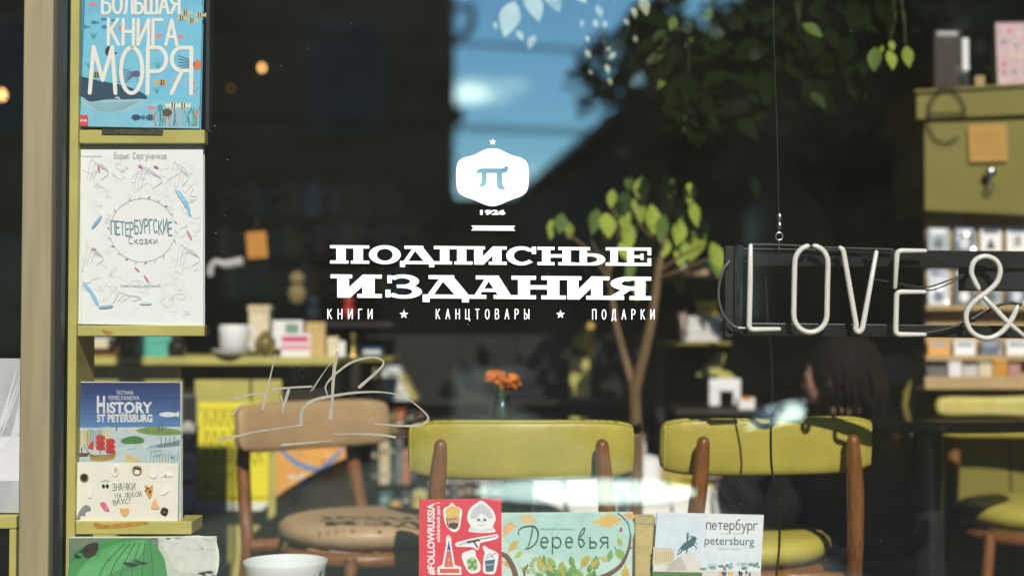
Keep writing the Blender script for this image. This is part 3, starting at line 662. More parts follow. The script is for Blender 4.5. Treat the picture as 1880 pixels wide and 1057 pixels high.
def sea_book():
    pl = Plane(250, 236, .048, .02); q = [(147, -40), (372, -38), (366, 236), (134, 231)]
    b = flat_book('book', 'big blue sea book with white hand lettering on the top ledge', 'book', q, pl, .016, ink(112, 192, 222))
    A = Art(pl); cr = mat('cream_ink', S(238, 236, 224, .92), .5, var=0)
    A.poly([(147, -39), (157, -39), (146, 231), (134, 231)], ink(62, 158, 205)); A.poly([(155, -39), (157.5, -39), (147, 231), (144, 231)], ink(40, 120, 170))
    A.poly([(158, 30), (372, 10), (366, 236), (147, 232)], ink(120, 198, 226)); A.poly([(150, 175), (367, 190), (366, 236), (146, 232)], ink(132, 200, 224))
    nv = ink(28, 66, 96)
    A.blob([(138, 141), (180, 148), (226, 157), (260, 170), (270, 181), (256, 185), (226, 183), (196, 183), (166, 188), (152, 179), (138, 170)], nv)
    A.blob([(150, 178), (166, 187), (196, 183), (228, 183), (268, 183), (252, 198), (214, 208), (175, 204), (152, 190)], ink(158, 200, 212))
    for k in range(6): A.line([(160 + k*4, 190 + k*2.6), (205, 190 + k*3), (255 - k*5, 187 + k*2.4)], .8, ink(86, 140, 160), True)
    A.line([(212, 180), (217, 179), (220, 182)], 2, cr)
    def fish(x, y, r, c, tail=1, st=None):
        A.ell(x, y, r, r*.6, c); A.poly([(x + tail*r*.8, y), (x + tail*r*1.6, y - r*.6), (x + tail*r*1.5, y + r*.6)], c)
        if st: A.line([(x - r*.2, y - r*.5), (x - r*.2, y + r*.5)], r*.3, st); A.line([(x + r*.3, y - r*.45), (x + r*.3, y + r*.45)], r*.25, st)
    for x, y, r in ((173, 42, 6), (190, 36, 5), (157, 50, 5), (192, 50, 6), (208, 38, 4)): fish(x, y, r, ink(66, 128, 160))
    for x, y in ((222, 52), (255, 52), (292, 66), (332, 68), (275, 8), (353, 152), (326, 148), (352, 168), (276, 198), (172, 8)): fish(x, y, 6, ink(226, 136, 130), random.choice((1, -1)))
    for x, y in ((340, 24), (352, 38), (333, 34), (366, 28)): fish(x, y, 8, ink(214, 200, 140), 1, ink(60, 60, 60))
    A.ell(202, 95, 9, 10, ink(26, 26, 34)); A.ell(202, 95, 3, 3, ink(150, 80, 60)); A.line([(208, 100), (214, 98)], 3, ink(26, 26, 34))
    for x, y, c in ((177, 138, (150, 160, 80)), (298, 152, (222, 172, 70)), (250, 216, (40, 80, 110)), (276, 216, (50, 120, 140)), (318, 194, (240, 236, 200)), (336, 194, (240, 236, 200))): fish(x, y, 9, ink(*c), random.choice((1, -1)), ink(46, 52, 60))
    A.ell(250, 136, 8, 6, ink(96, 88, 132))
    for k in range(6): A.line([(244, 136 + k*1.4 - 3), (228, 128 + k*5), (217, 120 + k*6)], 1.5, ink(96, 88, 132), True)
    A.blob([(354, 118), (362, 110), (369, 116), (368, 126), (358, 128)], ink(222, 122, 70))
    for k in range(6): A.line([(357, 116 + k), (342, 108 + k*4), (328, 103 + k*6)], 1.4, ink(70, 56, 70), True)
    rr = random.Random(2)
    for k in range(30):
        x = 285 + rr.random()*80; c = rr.choice(((60, 150, 150), (90, 170, 120), (190, 90, 90), (40, 90, 110), (220, 150, 120)))
        A.line([(x, 231), (x + rr.uniform(-4, 4), 222 - rr.random()*8), (x + rr.uniform(-9, 9), 208 - rr.random()*14)], 1.5, ink(*c), True)
    A.ell(307, 207, 9, 7, ink(92, 66, 50)); A.ell(294, 198, 5, 6, ink(70, 150, 170))
    for x, y in ((163, 120), (290, 120), (258, 150), (288, 166), (172, 66)):
        for k in range(5): A.line([(x, y + 6), (x + (k - 2)*3.4, y - 5)], 1.1, ink(70, 160, 160))
    A.cyr('БОЛЬШАЯ', 188, 25, 34, 5.2, cr, w=141, gap=.2); A.cyr('КНИГА', 199, 82, 46, 5.8, cr, w=126, gap=.25, rot=.6)
    A.cyr('МОРЯ', 165, 171, 84, 7.2, cr, w=186, gap=.15, rot=.4)
    A.poly([(135, 211), (162, 212), (162, 232), (134, 230.5)], ink(214, 66, 86)); A.latin('A+A', 147, 224, 5.5, cr, w=13, bold=.03)
    A.build('cover_print', b)
sea_book()

def sketch_book():
    pl = Plane(255, 597, .047, .02); q = [(135, 265), (373, 266), (373.5, 598), (141, 594.5)]
    b = flat_book('book', 'white sketched fairy tale book with a leaf wreath on the second ledge', 'book', q, pl, .014, mat('white_cover', (.80, .82, .80), .5, var=.02))
    A = Art(pl); gy = ink(225, 228, 228); g2 = ink(216, 219, 220); tl = ink(128, 158, 164); rr = random.Random(11)
    A.line([(146, 268), (150, 594)], 1, ink(212, 218, 222))
    for k in range(110):
        x, y = rr.uniform(152, 362), rr.uniform(298, 585)
        if abs(x - 262) < 66 and abs(y - 422) < 62: continue
        p = [(x, y)]
        for j in range(rr.randint(4, 8)): x += rr.uniform(-13, 13); y += rr.uniform(-12, 12); p.append((min(368, max(150, x)), min(588, max(298, y))))
        A.line(p, rr.uniform(.4, .8), gy, True)
    for k in range(10): A.line([(152 + k*4, 330 + k*3), (168 + k*3, 384 + k*2)], .7, gy)
    for cx, cy, w_, h_ in ((272, 325, 26, 22), (345, 470, 22, 20), (172, 470, 18, 16), (235, 545, 24, 8), (180, 312, 20, 18), (330, 320, 16, 22)):
        for k in range(3): A.line([(cx - w_ + k*6, cy + h_), (cx - w_*.6 + k*7, cy - h_ + k*5), (cx + k*5, cy - h_*.4), (cx + w_, cy + h_*.3), (cx + w_*.3, cy + h_)], .8, g2, True)
    for k in range(16): A.line([(147 + k*2.5, 285), (148.4 + k*2.5, 288), (149.5 + k*2.5, 285)], .7, gy)
    for k in range(44):
        a = 2*math.pi*k/44; x, y = 262 + 60*math.cos(a), 422 + 58*math.sin(a); x2, y2 = 262 + 60*math.cos(a + .143), 422 + 58*math.sin(a + .143)
        A.line([(x, y), (x2, y2)], .9, g2)
        if k % 2 == 0: A.ell(x + 4*math.cos(a + .9), y + 4*math.sin(a + .9), 3.6, 1.2, ink(150, 172, 172) if k % 4 else gy, math.degrees(a + .9), 8)
    A.cyr('ПЕТЕРБУРГСКИЕ', 205, 432, 24, 2.0, tl, w=111, gap=.2, jit=.16, rot=-2); A.cyr('Сказки', 237, 447, 13, 1.2, ink(150, 156, 160), w=52, jit=.03)
    A.cyr('Борис Сергуненков', 210, 291, 11, .9, ink(160, 164, 166), w=96, jit=.05)
    squiggle(A, 222, 296, 526, 6, g2, 14)
    for x, y, l, rt, c in ((338, 368, 20, 62, (150, 205, 232)), (330, 358, 14, 55, (170, 215, 236)), (346, 382, 16, 75, (150, 205, 232)), (178, 408, 15, -52, (140, 190, 226)), (162, 528, 16, 50, (160, 210, 234)), (173, 545, 18, 62, (150, 205, 232)), (195, 563, 14, -6, (150, 190, 205)), (268, 557, 12, 0, (190, 222, 236)), (182, 310, 6, 85, (206, 120, 160)), (258, 306, 5, 30, (206, 130, 170)), (287, 307, 5, 20, (190, 110, 170)), (348, 431, 10, 62, (214, 150, 170)), (173, 457, 5, 20, (214, 150, 160)), (252, 494, 6, 40, (220, 160, 175)), (269, 511, 8, 55, (214, 140, 170))):
        A.ell(x, y, l, max(1.8, l*.2), ink(*c), rt, 10)
    A.build('cover_print', b)
sketch_book()

def history_book():
    pl = Plane(230, 957, .058, .03); q = [(130, 700), (332, 701), (333, 957.5), (133, 957)]
    b = flat_book('book', 'blue History of St Petersburg picture book in a clear sleeve', 'book', q, pl, .013, ink(232, 232, 222))
    A = Art(pl)
    for k in range(9):
        t = k/8; c = [int(a + (b_ - a)*t) for a, b_ in zip((10, 46, 112), (96, 150, 200))]
        A.poly([(131, 702 + k*10), (331, 702 + k*10), (331, 792), (131, 792)], ink(*c))
    A.poly([(131, 785), (331, 783), (331, 950), (132, 950)], ink(206, 226, 228))
    rr = random.Random(4)
    for k in range(46):
        y = rr.uniform(784, 850); x = rr.uniform(134, 326); w_ = rr.uniform(4, 18)
        A.ell(x, y, w_ if x + w_ < 331 and x - w_ > 131 else 3, rr.uniform(1, 2.6), ink(*rr.choice(((160, 200, 214), (226, 236, 232), (236, 222, 170), (150, 190, 200), (170, 204, 190), (190, 216, 226)))), rr.uniform(-8, 8), 12)
    for k in range(14): A.poly([(134 + k*5, 788 + k % 3), (138 + k*5, 788 + k % 3), (138 + k*5, 818), (134 + k*5, 818)], ink(*rr.choice(((222, 212, 150), (196, 176, 120), (150, 190, 196), (228, 222, 180)))))
    A.blob([(222, 808), (236, 801), (252, 800), (264, 806), (260, 813), (230, 814)], ink(78, 138, 66)); A.blob([(250, 790), (276, 783), (304, 785), (330, 790), (330, 797), (280, 798)], ink(128, 160, 84))
    for x in (214, 292, 298): A.poly([(x - 1.6, 790), (x, 774), (x + 1.6, 790)], ink(112, 84, 110))
    A.poly([(287, 816), (331, 808), (330, 818), (290, 822)], ink(120, 150, 160))
    for x in (296, 304, 312, 320): A.line([(x, 815), (x, 803)], 1.3, ink(70, 84, 92))
    for k in range(10): A.line([(276 + k*5.5, 846), (278 + k*5.5, 828 + (k % 3)*3)], 1.4, ink(130, 172, 196))
    A.poly([(228, 832), (246, 838), (262, 847), (232, 848)], ink(232, 206, 140))
    # ship with red sails
    A.blob([(164, 832), (176, 836), (200, 836), (212, 829), (207, 843), (172, 845)], ink(186, 146, 60)); A.line([(166, 836), (208, 835)], 1.4, ink(90, 60, 30))
    for x, y0 in ((184, 800), (202, 806)):
        A.line([(x, y0 - 4), (x, 833)], 1.2, ink(70, 40, 30))
        for k in range(3): A.blob([(x - 7, y0 + k*9), (x + 6, y0 - 1 + k*9), (x + 9, y0 + 7 + k*9), (x - 5, y0 + 8 + k*9)], ink(204, 44, 44))
    A.line([(164, 832), (154, 818)], 1.2, ink(90, 60, 40)); A.poly([(160, 822), (172, 806), (172, 826)], ink(212, 60, 54))
    A.poly([(134, 832), (166, 830), (160, 838), (138, 838)], ink(106, 72, 66)); A.line([(150, 831), (150, 822)], 2.4, ink(110, 40, 40))
    w = ink(240, 242, 240)
    A.ell(309, 760.5, 17, 4.6, w); A.poly([(322, 758), (329, 755), (329, 765), (322, 763)], w)
    A.latin('TATYANA', 214, 724, 7.5, w, w=31); A.latin('YEMELYANOVA', 198, 734, 8, w, w=58)
    A.latin('H', 178, 757, 30, w, w=15, bold=.035); A.latin('iSTORY', 196, 757, 19, w, w=84, bold=.035); A.latin('OF', 223, 763, 6.5, w, w=13, bold=.02)
    A.latin('ST PETERSBURG', 178, 773.5, 13, w, w=102, bold=.04)
    A.build('cover_print', b)
    f = [pl.at(x, y, .004) for x, y in ((127, 672), (334, 673), (336, 956), (129, 957))]
    mb = MB(); n = 8
    vs = []; 
    for i in range(n + 1):
        for j in range(n + 1):
            u, v = j/n, i/n; p = f[0]*(1 - u)*(1 - v) + f[1]*u*(1 - v) + f[2]*u*v + f[3]*(1 - u)*v
            vs.append(p + pl.n*(.0012*math.sin(u*9 + v*4)*math.sin(v*7 + 1)))
    mb.add(vs, [(i*(n + 1) + j, i*(n + 1) + j + 1, (i + 1)*(n + 1) + j + 1, (i + 1)*(n + 1) + j) for i in range(n) for j in range(n)], PLASTIC)
    mb.build('plastic_sleeve', b, smooth=60)
history_book()

def badge_card():
    pl = Plane(230, 960, .046, .03); q = [(135, 848), (328, 850), (326.5, 961), (131.5, 959)]
    pts = [pl.at(x, y) for x, y in q]
    b = thing('badge_card', 'cream card of pin badges propped before the blue picture book', 'badge card', (pts[2] + pts[3])/2)
    mb = MB(); mb.hexa(pts, -pl.n*.005, mat('cream_board', S(236, 234, 216, .92), .65, var=.03)); mb.build('board', b, bevel=.0008)
    A = Art(pl); k_ = ink(58, 58, 62)
    A.cyr('ЗНАЧКИ', 206, 901, 13, 1.1, k_, w=42, rot=-4, jit=.08, wob=8); A.cyr('НА ЛЮБОЙ', 212, 914, 9, .9, k_, w=48, rot=-4, jit=.08, wob=8); A.cyr('ВКУС!', 209, 926, 9, 1.1, k_, w=30, rot=-6, jit=.1, wob=8)
    A.ell(190, 892, 3, 4, ink(30, 30, 34)); A.ell(197, 892, 3, 4, ink(30, 30, 34)); A.line([(186, 884), (194, 881), (200, 884)], 1, k_)
    A.build('hand_lettering', b)
    gold = mat('pin_gold', (.75, .52, .22), .3, .8, var=.1)
    def pin(nm, outline, cols, h=.0016):
        mb = MB(); o = [pl.at(p.x, p.y, .0004) for p in catmull([(x, y, 0) for x, y in outline], 5, True)]
        mb.prism(o, pl.n*h, cols[0]); pb = mb.build('pin_badge', b, smooth=40)
        A = Art(pl, h + .0006)
        for (kind, *a) in nm: getattr(A, kind)(*a)
        if nm: A.build('enamel', pb)
    el = lambda cx, cy, rx, ry: [(cx + rx*math.cos(2*math.pi*i/12), cy + ry*math.sin(2*math.pi*i/12)) for i in range(12)]
    wh = ink(246, 244, 236); dk = ink(34, 32, 34)
    pin([('ell', 155, 876, 6.2, 6.2, dk)], el(155, 876, 8, 8), [gold])
    pin([('ell', 213, 862, 4, 5, ink(226, 196, 140))], [(206, 858), (213, 853), (220, 856), (219, 866), (212, 874), (206, 869)], [wh])
    pin([('ell', 252, 866, 5, 4, wh), ('line', [(246, 858), (258, 860)], 3, dk)], el(252, 863, 9, 9), [gold])
    pin([], el(282, 868, 8, 9), [wh]); pin([('ell', 304, 872, 2, 1.6, ink(210, 80, 60))], [(298, 874), (303, 866), (308, 867), (318, 873), (312, 874)], [wh])
    pin([], [(162, 893), (166, 889), (170, 891), (172, 902), (168, 912), (161, 911)], [wh])
    pin([('line', [(192, 936), (199, 931), (196, 926)], 1.6, ink(240, 170, 190))], [(184, 923), (192, 921), (199, 930), (200, 938), (190, 933)], [ink(226, 110, 150)])
    pin([], [(141, 951), (146, 938), (152, 930), (158, 926), (166, 930), (166, 936), (158, 938), (156, 946), (150, 944), (146, 952)], [ink(140, 146, 146)])
    pin([], [(220, 931), (226, 933), (236, 932), (237, 940), (230, 947), (222, 941)], [ink(232, 186, 110)])
    pin([('ell', 272, 896, 2, 2, dk), ('ell', 276, 902, 2, 3, dk), ('ell', 268, 900, 1.5, 2, dk)], [(266, 890), (274, 893), (281, 890), (279, 908), (275, 914), (270, 906)], [ink(216, 160, 80)])
    pin([], [(296, 905), (302, 890), (310, 897), (308, 903), (300, 908)], [wh]); pin([], [(282, 918), (287, 914), (288, 922), (293, 932), (278, 932)], [ink(238, 190, 140)])
    pin([('ell', 302, 939, 2, 2, ink(210, 70, 70))], [(299, 931), (309, 935), (305, 946), (295, 941)], [dk])
badge_card()

def green_book():
    pl = Plane(260, 1060, .020, .03); q = [(125, 986), (395, 985), (398, 1130), (125, 1130)]
    b = flat_book('book', 'green dress picture book in shiny film below the badge card', 'book', q, pl, .015, ink(214, 226, 208))
    A = Art(pl)
    A.poly([(126, 987), (290, 987), (300, 1130), (126, 1130)], ink(120, 142, 120))
    A.blob([(126, 1040), (150, 1005), (200, 990), (262, 988), (288, 1004), (305, 1040), (300, 1120), (190, 1128), (130, 1124)], ink(66, 160, 84))
    A.blob([(140, 1060), (170, 1020), (215, 998), (268, 992), (245, 1030), (190, 1060), (160, 1100)], ink(96, 188, 108))
    A.blob([(150, 1010), (162, 998), (180, 996), (176, 1016), (158, 1024)], ink(46, 34, 30))
    for k in range(6): A.line([(170 + k*22, 1100), (190 + k*18, 1040), (230 + k*9, 996)], 2.2, ink(40, 124, 66), True)
    A.blob([(300, 990), (392, 988), (394, 1060), (330, 1050), (310, 1020)], ink(232, 238, 226)); A.build('cover_print', b)
    f = [pl.at(x, y, .003) for x, y in ((125, 985), (396, 984), (399, 1128), (125, 1129))]; mb = MB(); n = 12; vs = []
    for i in range(n + 1):
        for j in range(n + 1):
            u, v = j/n, i/n; p = f[0]*(1 - u)*(1 - v) + f[1]*u*(1 - v) + f[2]*u*v + f[3]*(1 - u)*v
            vs.append(p + pl.n*(.0010*math.sin(u*14 + v*9) + .0010*math.sin(v*17 - u*5)))
    mb.add(vs, [(i*(n + 1) + j, i*(n + 1) + j + 1, (i + 1)*(n + 1) + j + 1, (i + 1)*(n + 1) + j) for i in range(n) for j in range(n)], PLASTIC)
    mb.build('plastic_film', b, smooth=60)
green_book()

def silver_book():
    pl = Plane(0, 942, .065, .04)
    sv = mat('silver_foil', (.80, .81, .83), .30, .45, var=.35, vs=9, bump=1.0, bs=14, stretch=(1, 1, .35))
    b = flat_book('book', 'silver foil wrapped book half hidden by the tan mullion', 'book', [(-160, 656), (42, 658), (42, 941), (-160, 940)], pl, .02, sv)
    A = Art(pl, .001); A.poly([(-160, 805), (41, 800), (41, 882), (-160, 886)], mat('pale_band', (.75, .75, .77), .5, var=.04))
    rr = random.Random(8)
    for k in range(7): x = 4 + k*6; A.line([(min(40, x + 30), 668 + k*16), (x, 760 + rr.random()*40), (x - 22, 800 + k*9)], (1, rr.uniform(3, 7), 1), mat('foil_crease_glint', (.82, .82, .86), .3, .2, var=0), True)  # bright crease highlights drawn as pale strokes on the foil
    A.build('paper_band', b)
silver_book()

# ------------------------------------------------------------------ books and cup on the window ledge
def sticker_book():
    pl = Plane(845, 1057, .125, .06); q = [(769.5, 916.5), (916, 914), (920.5, 919), (921.5, 1098), (769, 1098)]
    q4 = [(769.5, 916.5), (920.5, 914.5), (921.5, 1098), (769, 1098)]
    red = mat('red_cover', S(222, 58, 78, .95), .4, var=.1, vs=18)
    b = flat_book('sticker_book', 'red sticker book with white outlined stickers leaning before the green chair', 'sticker book', q4, pl, .007, red)
    A = Art(pl); w = mat('sticker_white', (.82, .82, .82), .5, var=0); wt = mat('letter_white', (.85, .85, .85), .5, var=0)
    A.latin('#FOLLOWRUSSIA', 797.5, 1054, 12.5, wt, w=131, bold=.03, rot=-90); A.latin('stickerbook part 1', 807.5, 994, 6.5, wt, w=72, bold=.02, rot=-90)
    for c in ((786, 1020), (790, 935), (862, 1000)): A.line([(c[0] - 10, c[1] - 14), (c[0] + 3, c[1] - 4), (c[0] - 2, c[1] + 10), (c[0] + 9, c[1] + 18)], .8, ink(190, 40, 60), True)
    # crowned bearded head
    A.blob([(814, 935), (824, 928), (830, 922), (836, 928), (848, 935), (846, 955), (843, 970), (834, 976), (824, 970), (817, 958)], w)
    A.blob([(820, 948), (842, 946), (842, 962), (836, 970), (826, 968), (821, 960)], ink(214, 168, 140)); A.poly([(817, 938), (821, 932), (830, 927), (840, 931), (845, 936), (842, 948), (820, 950)], ink(232, 186, 80))
    for x in (823, 828, 833, 838): A.line([(x, 946), (x + 1, 934)], 1.2, ink(246, 220, 140))
    A.blob([(824, 961), (831, 959), (840, 960), (841, 966), (834, 971), (826, 967)], ink(76, 52, 40)); A.line([(824, 953), (830, 952)], 1.6, ink(60, 44, 38)); A.line([(834, 952), (839, 951)], 1.6, ink(60, 44, 38)); A.poly([(831, 953), (834, 959), (831, 959)], ink(190, 130, 104))
    A.line([(820, 950), (821, 962), (825, 968)], 2, ink(60, 44, 38))
    # pale skull in a tall headdress
    A.blob([(858, 952), (862, 934), (876, 922), (884, 918), (892, 923), (905, 936), (910, 952), (905, 966), (910, 974), (900, 977), (878, 977), (860, 974), (864, 966)], w)
    A.blob([(864, 950), (868, 936), (884, 924), (900, 937), (905, 951), (896, 950), (884, 942), (874, 950)], ink(206, 206, 214)); 
    for k in range(14): A.ell(868 + (k % 5)*8, 944 - (k//5)*6 - (2 - abs(k % 5 - 2))*2, 1, 1, ink(240, 240, 244), 0, 6)
    A.ell(878.5, 953.5, 3, 2.8, ink(96, 96, 104)); A.ell(890, 953.5, 3, 2.8, ink(96, 96, 104)); A.poly([(883, 958), (884.5, 955), (886, 958)], ink(120, 120, 126)); A.line([(877, 962), (884, 964), (892, 962)], .8, ink(140, 140, 146), True)
    A.blob([(864, 967), (884, 972), (904, 967), (902, 974), (866, 974)], ink(222, 226, 232))
    # tower
    A.poly([(803, 1054), (803, 1040), (812, 1036), (819, 1000), (819, 986), (821, 983), (824, 981), (827, 984), (828, 986), (829, 1000), (835, 1036), (847, 1040), (847, 1054)], w)
    A.poly([(815, 1040), (820.5, 1010), (827.5, 1010), (832.5, 1040)], ink(222, 96, 80)); A.poly([(820.5, 1009), (824, 990), (827.5, 1009)], ink(56, 84, 160)); A.poly([(807, 1051), (808, 1043), (843, 1043), (844, 1051)], ink(216, 88, 74))
    A.ell(825, 1026.5, 2.6, 2.6, ink(70, 60, 60)); A.ell(825, 1026.5, 1.4, 1.4, w); A.ell(824, 985, 1.4, 1.4, ink(200, 50, 50))
    for k in range(3): A.line([(818 + k*5, 1022), (817 + k*6, 1040)], .8, ink(238, 150, 130))
    # rifle
    A.blob([(837, 996), (856, 990), (880, 985), (900, 982), (912, 980), (914, 987), (898, 992), (882, 996), (880, 1004), (876, 1009), (868, 1004), (848, 1003), (838, 1002)], w)
    A.poly([(856, 993), (880, 988), (882, 992), (858, 997)], ink(60, 56, 58)); A.line([(880, 989), (910, 984)], 1.6, ink(70, 66, 70)); A.line([(870, 994), (874, 1000), (877, 1004)], 3, ink(50, 46, 48)); A.poly([(841, 998), (856, 993), (857, 997), (843, 1001)], ink(200, 200, 204))
    # jar and bucket
    A.blob([(848, 1020), (850, 1014), (868, 1008), (873, 1012), (874, 1020), (882, 1036), (880, 1048), (866, 1052), (858, 1046), (850, 1030)], w)
    A.blob([(856, 1028), (870, 1022), (878, 1036), (874, 1046), (864, 1046)], ink(186, 214, 170))
    for k in range(6): A.ell(862 + (k % 3)*5, 1030 + (k//3)*8 + k % 2*3, 3, 4.2, ink(96, 150, 60), 30, 8)
    A.blob([(886, 1004), (890, 1001), (897, 1006), (912, 1013), (915, 1022), (909, 1050), (898, 1053), (887, 1048), (888, 1022), (890, 1014)], w)
    A.poly([(890, 1028), (909, 1026), (906, 1048), (892, 1049)], ink(70, 104, 122)); A.line([(891, 1026), (898, 1016), (908, 1024)], 1, ink(80, 80, 84), True); A.line([(892, 1036), (906, 1035)], 2.4, ink(150, 180, 190)); A.line([(894, 1024), (911, 1014)], 1.2, ink(50, 50, 54))
    A.build('cover_print', b)
sticker_book()

def oak(A, x, y, l, rot, m):
    c, s = math.cos(R(rot)), math.sin(R(rot))
    A.line([(x, y), (x + c*l, y + s*l)], l*.12, m)
    for k in range(4):
        t = .25 + k*.2; r = l*(.26 - .04*abs(k - 1))
        for sg in (1, -1):
            a = R(rot + sg*52); A.ell(x + c*l*t + math.cos(a)*r*.7, y + s*l*t + math.sin(a)*r*.7, r*.85, r*.36, m, rot + sg*52, 9)
    A.ell(x + c*l, y + s*l, l*.2, l*.13, m, rot, 9)
def trees_book():
    pl = Plane(1040, 1057, .135, .06); q = [(920, 941), (1162, 939.5), (1160, 1098), (920, 1098)]
    b = flat_book('book', 'mint green tree book with brown branches and oak leaves on its cover', 'book', q, pl, .012, ink(196, 226, 214))
    A = Art(pl); rr = random.Random(6); dk = ink(44, 84, 82)
    A.blob([(930, 950), (1010, 944), (1150, 945), (1156, 1000), (1100, 1030), (1000, 1020), (935, 1000)], ink(180, 220, 210))
    for (x, y, l, ro, c) in ((924, 984, 26, -60, (224, 176, 110)), (926, 972, 20, -20, (230, 186, 120)), (950, 950, 30, 8, (226, 196, 140)), (1090, 958, 42, -6, (226, 188, 96)), (1144, 944, 20, 10, (226, 170, 90)), (934, 1012, 22, -50, (214, 180, 90)), (944, 1024, 16, -40, (176, 196, 90)), (1134, 984, 16, 70, (170, 184, 80)), (1128, 1004, 26, 50, (140, 176, 80)), (1100, 1022, 16, 20, (190, 190, 90)), (1118, 1030, 18, -80, (120, 168, 90)), (1090, 1050, 26, -80, (110, 160, 90)), (1148, 1036, 26, 90, (206, 176, 80)), (922, 1030, 20, 20, (206, 170, 90)), (955, 1040, 18, 30, (150, 184, 110)), (1070, 1030, 14, -30, (200, 186, 90))):
        oak(A, x, y, l, ro, ink(*c))
    for k in range(26): oak(A, rr.uniform(990, 1090), rr.uniform(1032, 1070), rr.uniform(14, 24), rr.uniform(-150, -30), ink(*rr.choice(((110, 160, 80), (140, 180, 80), (90, 146, 90), (196, 180, 80)))))
    for k in range(16): a = 2*math.pi*k/16; oak(A, 990 + 10*math.cos(a), 1037 + 11*math.sin(a), 7, math.degrees(a), ink(*((186, 190, 96) if k % 2 else (140, 180, 110))))
    br = ink(112, 76, 62)
    A.line([(916, 1014), (930, 1020), (942, 1040), (948, 1060)], (7, 8, 9, 10), br, True); A.line([(1158, 980), (1154, 1006), (1140, 1036), (1110, 1056), (1080, 1062)], (3, 5, 7, 8, 6), br, True)
    A.line([(1134, 940), (1152, 958), (1158, 982)], 1.4, ink(96, 110, 106), True); A.line([(964, 1057), (962, 1046), (969, 1036)], 3, br, True); A.line([(1152, 1010), (1160, 1003)], 1.6, br); A.ell(1140, 971, 2.4, 4, ink(180, 60, 60), 10)
    A.line([(978, 967), (975, 985), (969, 1004)], (2.2, 2.6, 1.6), dk, True); A.line([(953, 981), (953, 972), (962, 966), (980, 965), (988, 976), (985, 993), (974, 1004), (964, 1006)], (1.4, 1.6, 2, 2.4, 2.8, 2.6, 1.8, 1.2), dk, True)
    x = 993
    for ch, w_ in (('е', 17), ('р', 20), ('е', 16), ('в', 20), ('ь', 15), ('я', 17)):
        if ch == 'в': A.line([(x + 3, 994), (x + 8, 1003), (x + 14, 996), (x + 8, 988), (x + 3, 990), (x + 7, 976), (x + 14, 968), (x + 13, 976), (x + 6, 984)], 2, dk, True)
        else: A.cyr(ch, x, 1004, 31, 2.2, dk, w=w_*.78)
        x += w_ + 4.3
    squiggle(A, 992, 1055, 971, 3.4, ink(130, 168, 160), 18, .6)
    A.build('cover_print', b)
trees_book()
def olive_box():
    pl = Plane(1182, 1057, .15, .03)
    b = thing('boxed_set', 'narrow olive box in clear film between the tree book and the city book', 'box', pl.at(1182, 1098))
    q = [pl.at(x, y) for x, y in ((1166, 948), (1203, 948), (1199, 1098), (1166, 1098))]
    mb = MB(); mb.hexa(q, -pl.n*.05, mat('straw_board', S(222, 200, 120, .95), .5, var=.06, vs=15)); mb.build('box_body', b, bevel=.002)
    mb = MB(); mb.hexa([pl.at(x, y, .0015) for x, y in ((1166, 948), (1203, 948), (1202, 961), (1166, 961))], pl.n*-.001, mat('straw_board_lid', S(222, 202, 128, .85), .5)); mb.build('lid', b)
    mb = MB(); mb.hexa([pl.at(x, y, .006) for x, y in ((1160, 940), (1206, 941), (1201, 1098), (1158, 1098))], pl.n*-.0006, PLASTIC); mb.build('plastic_film', b)
olive_box()
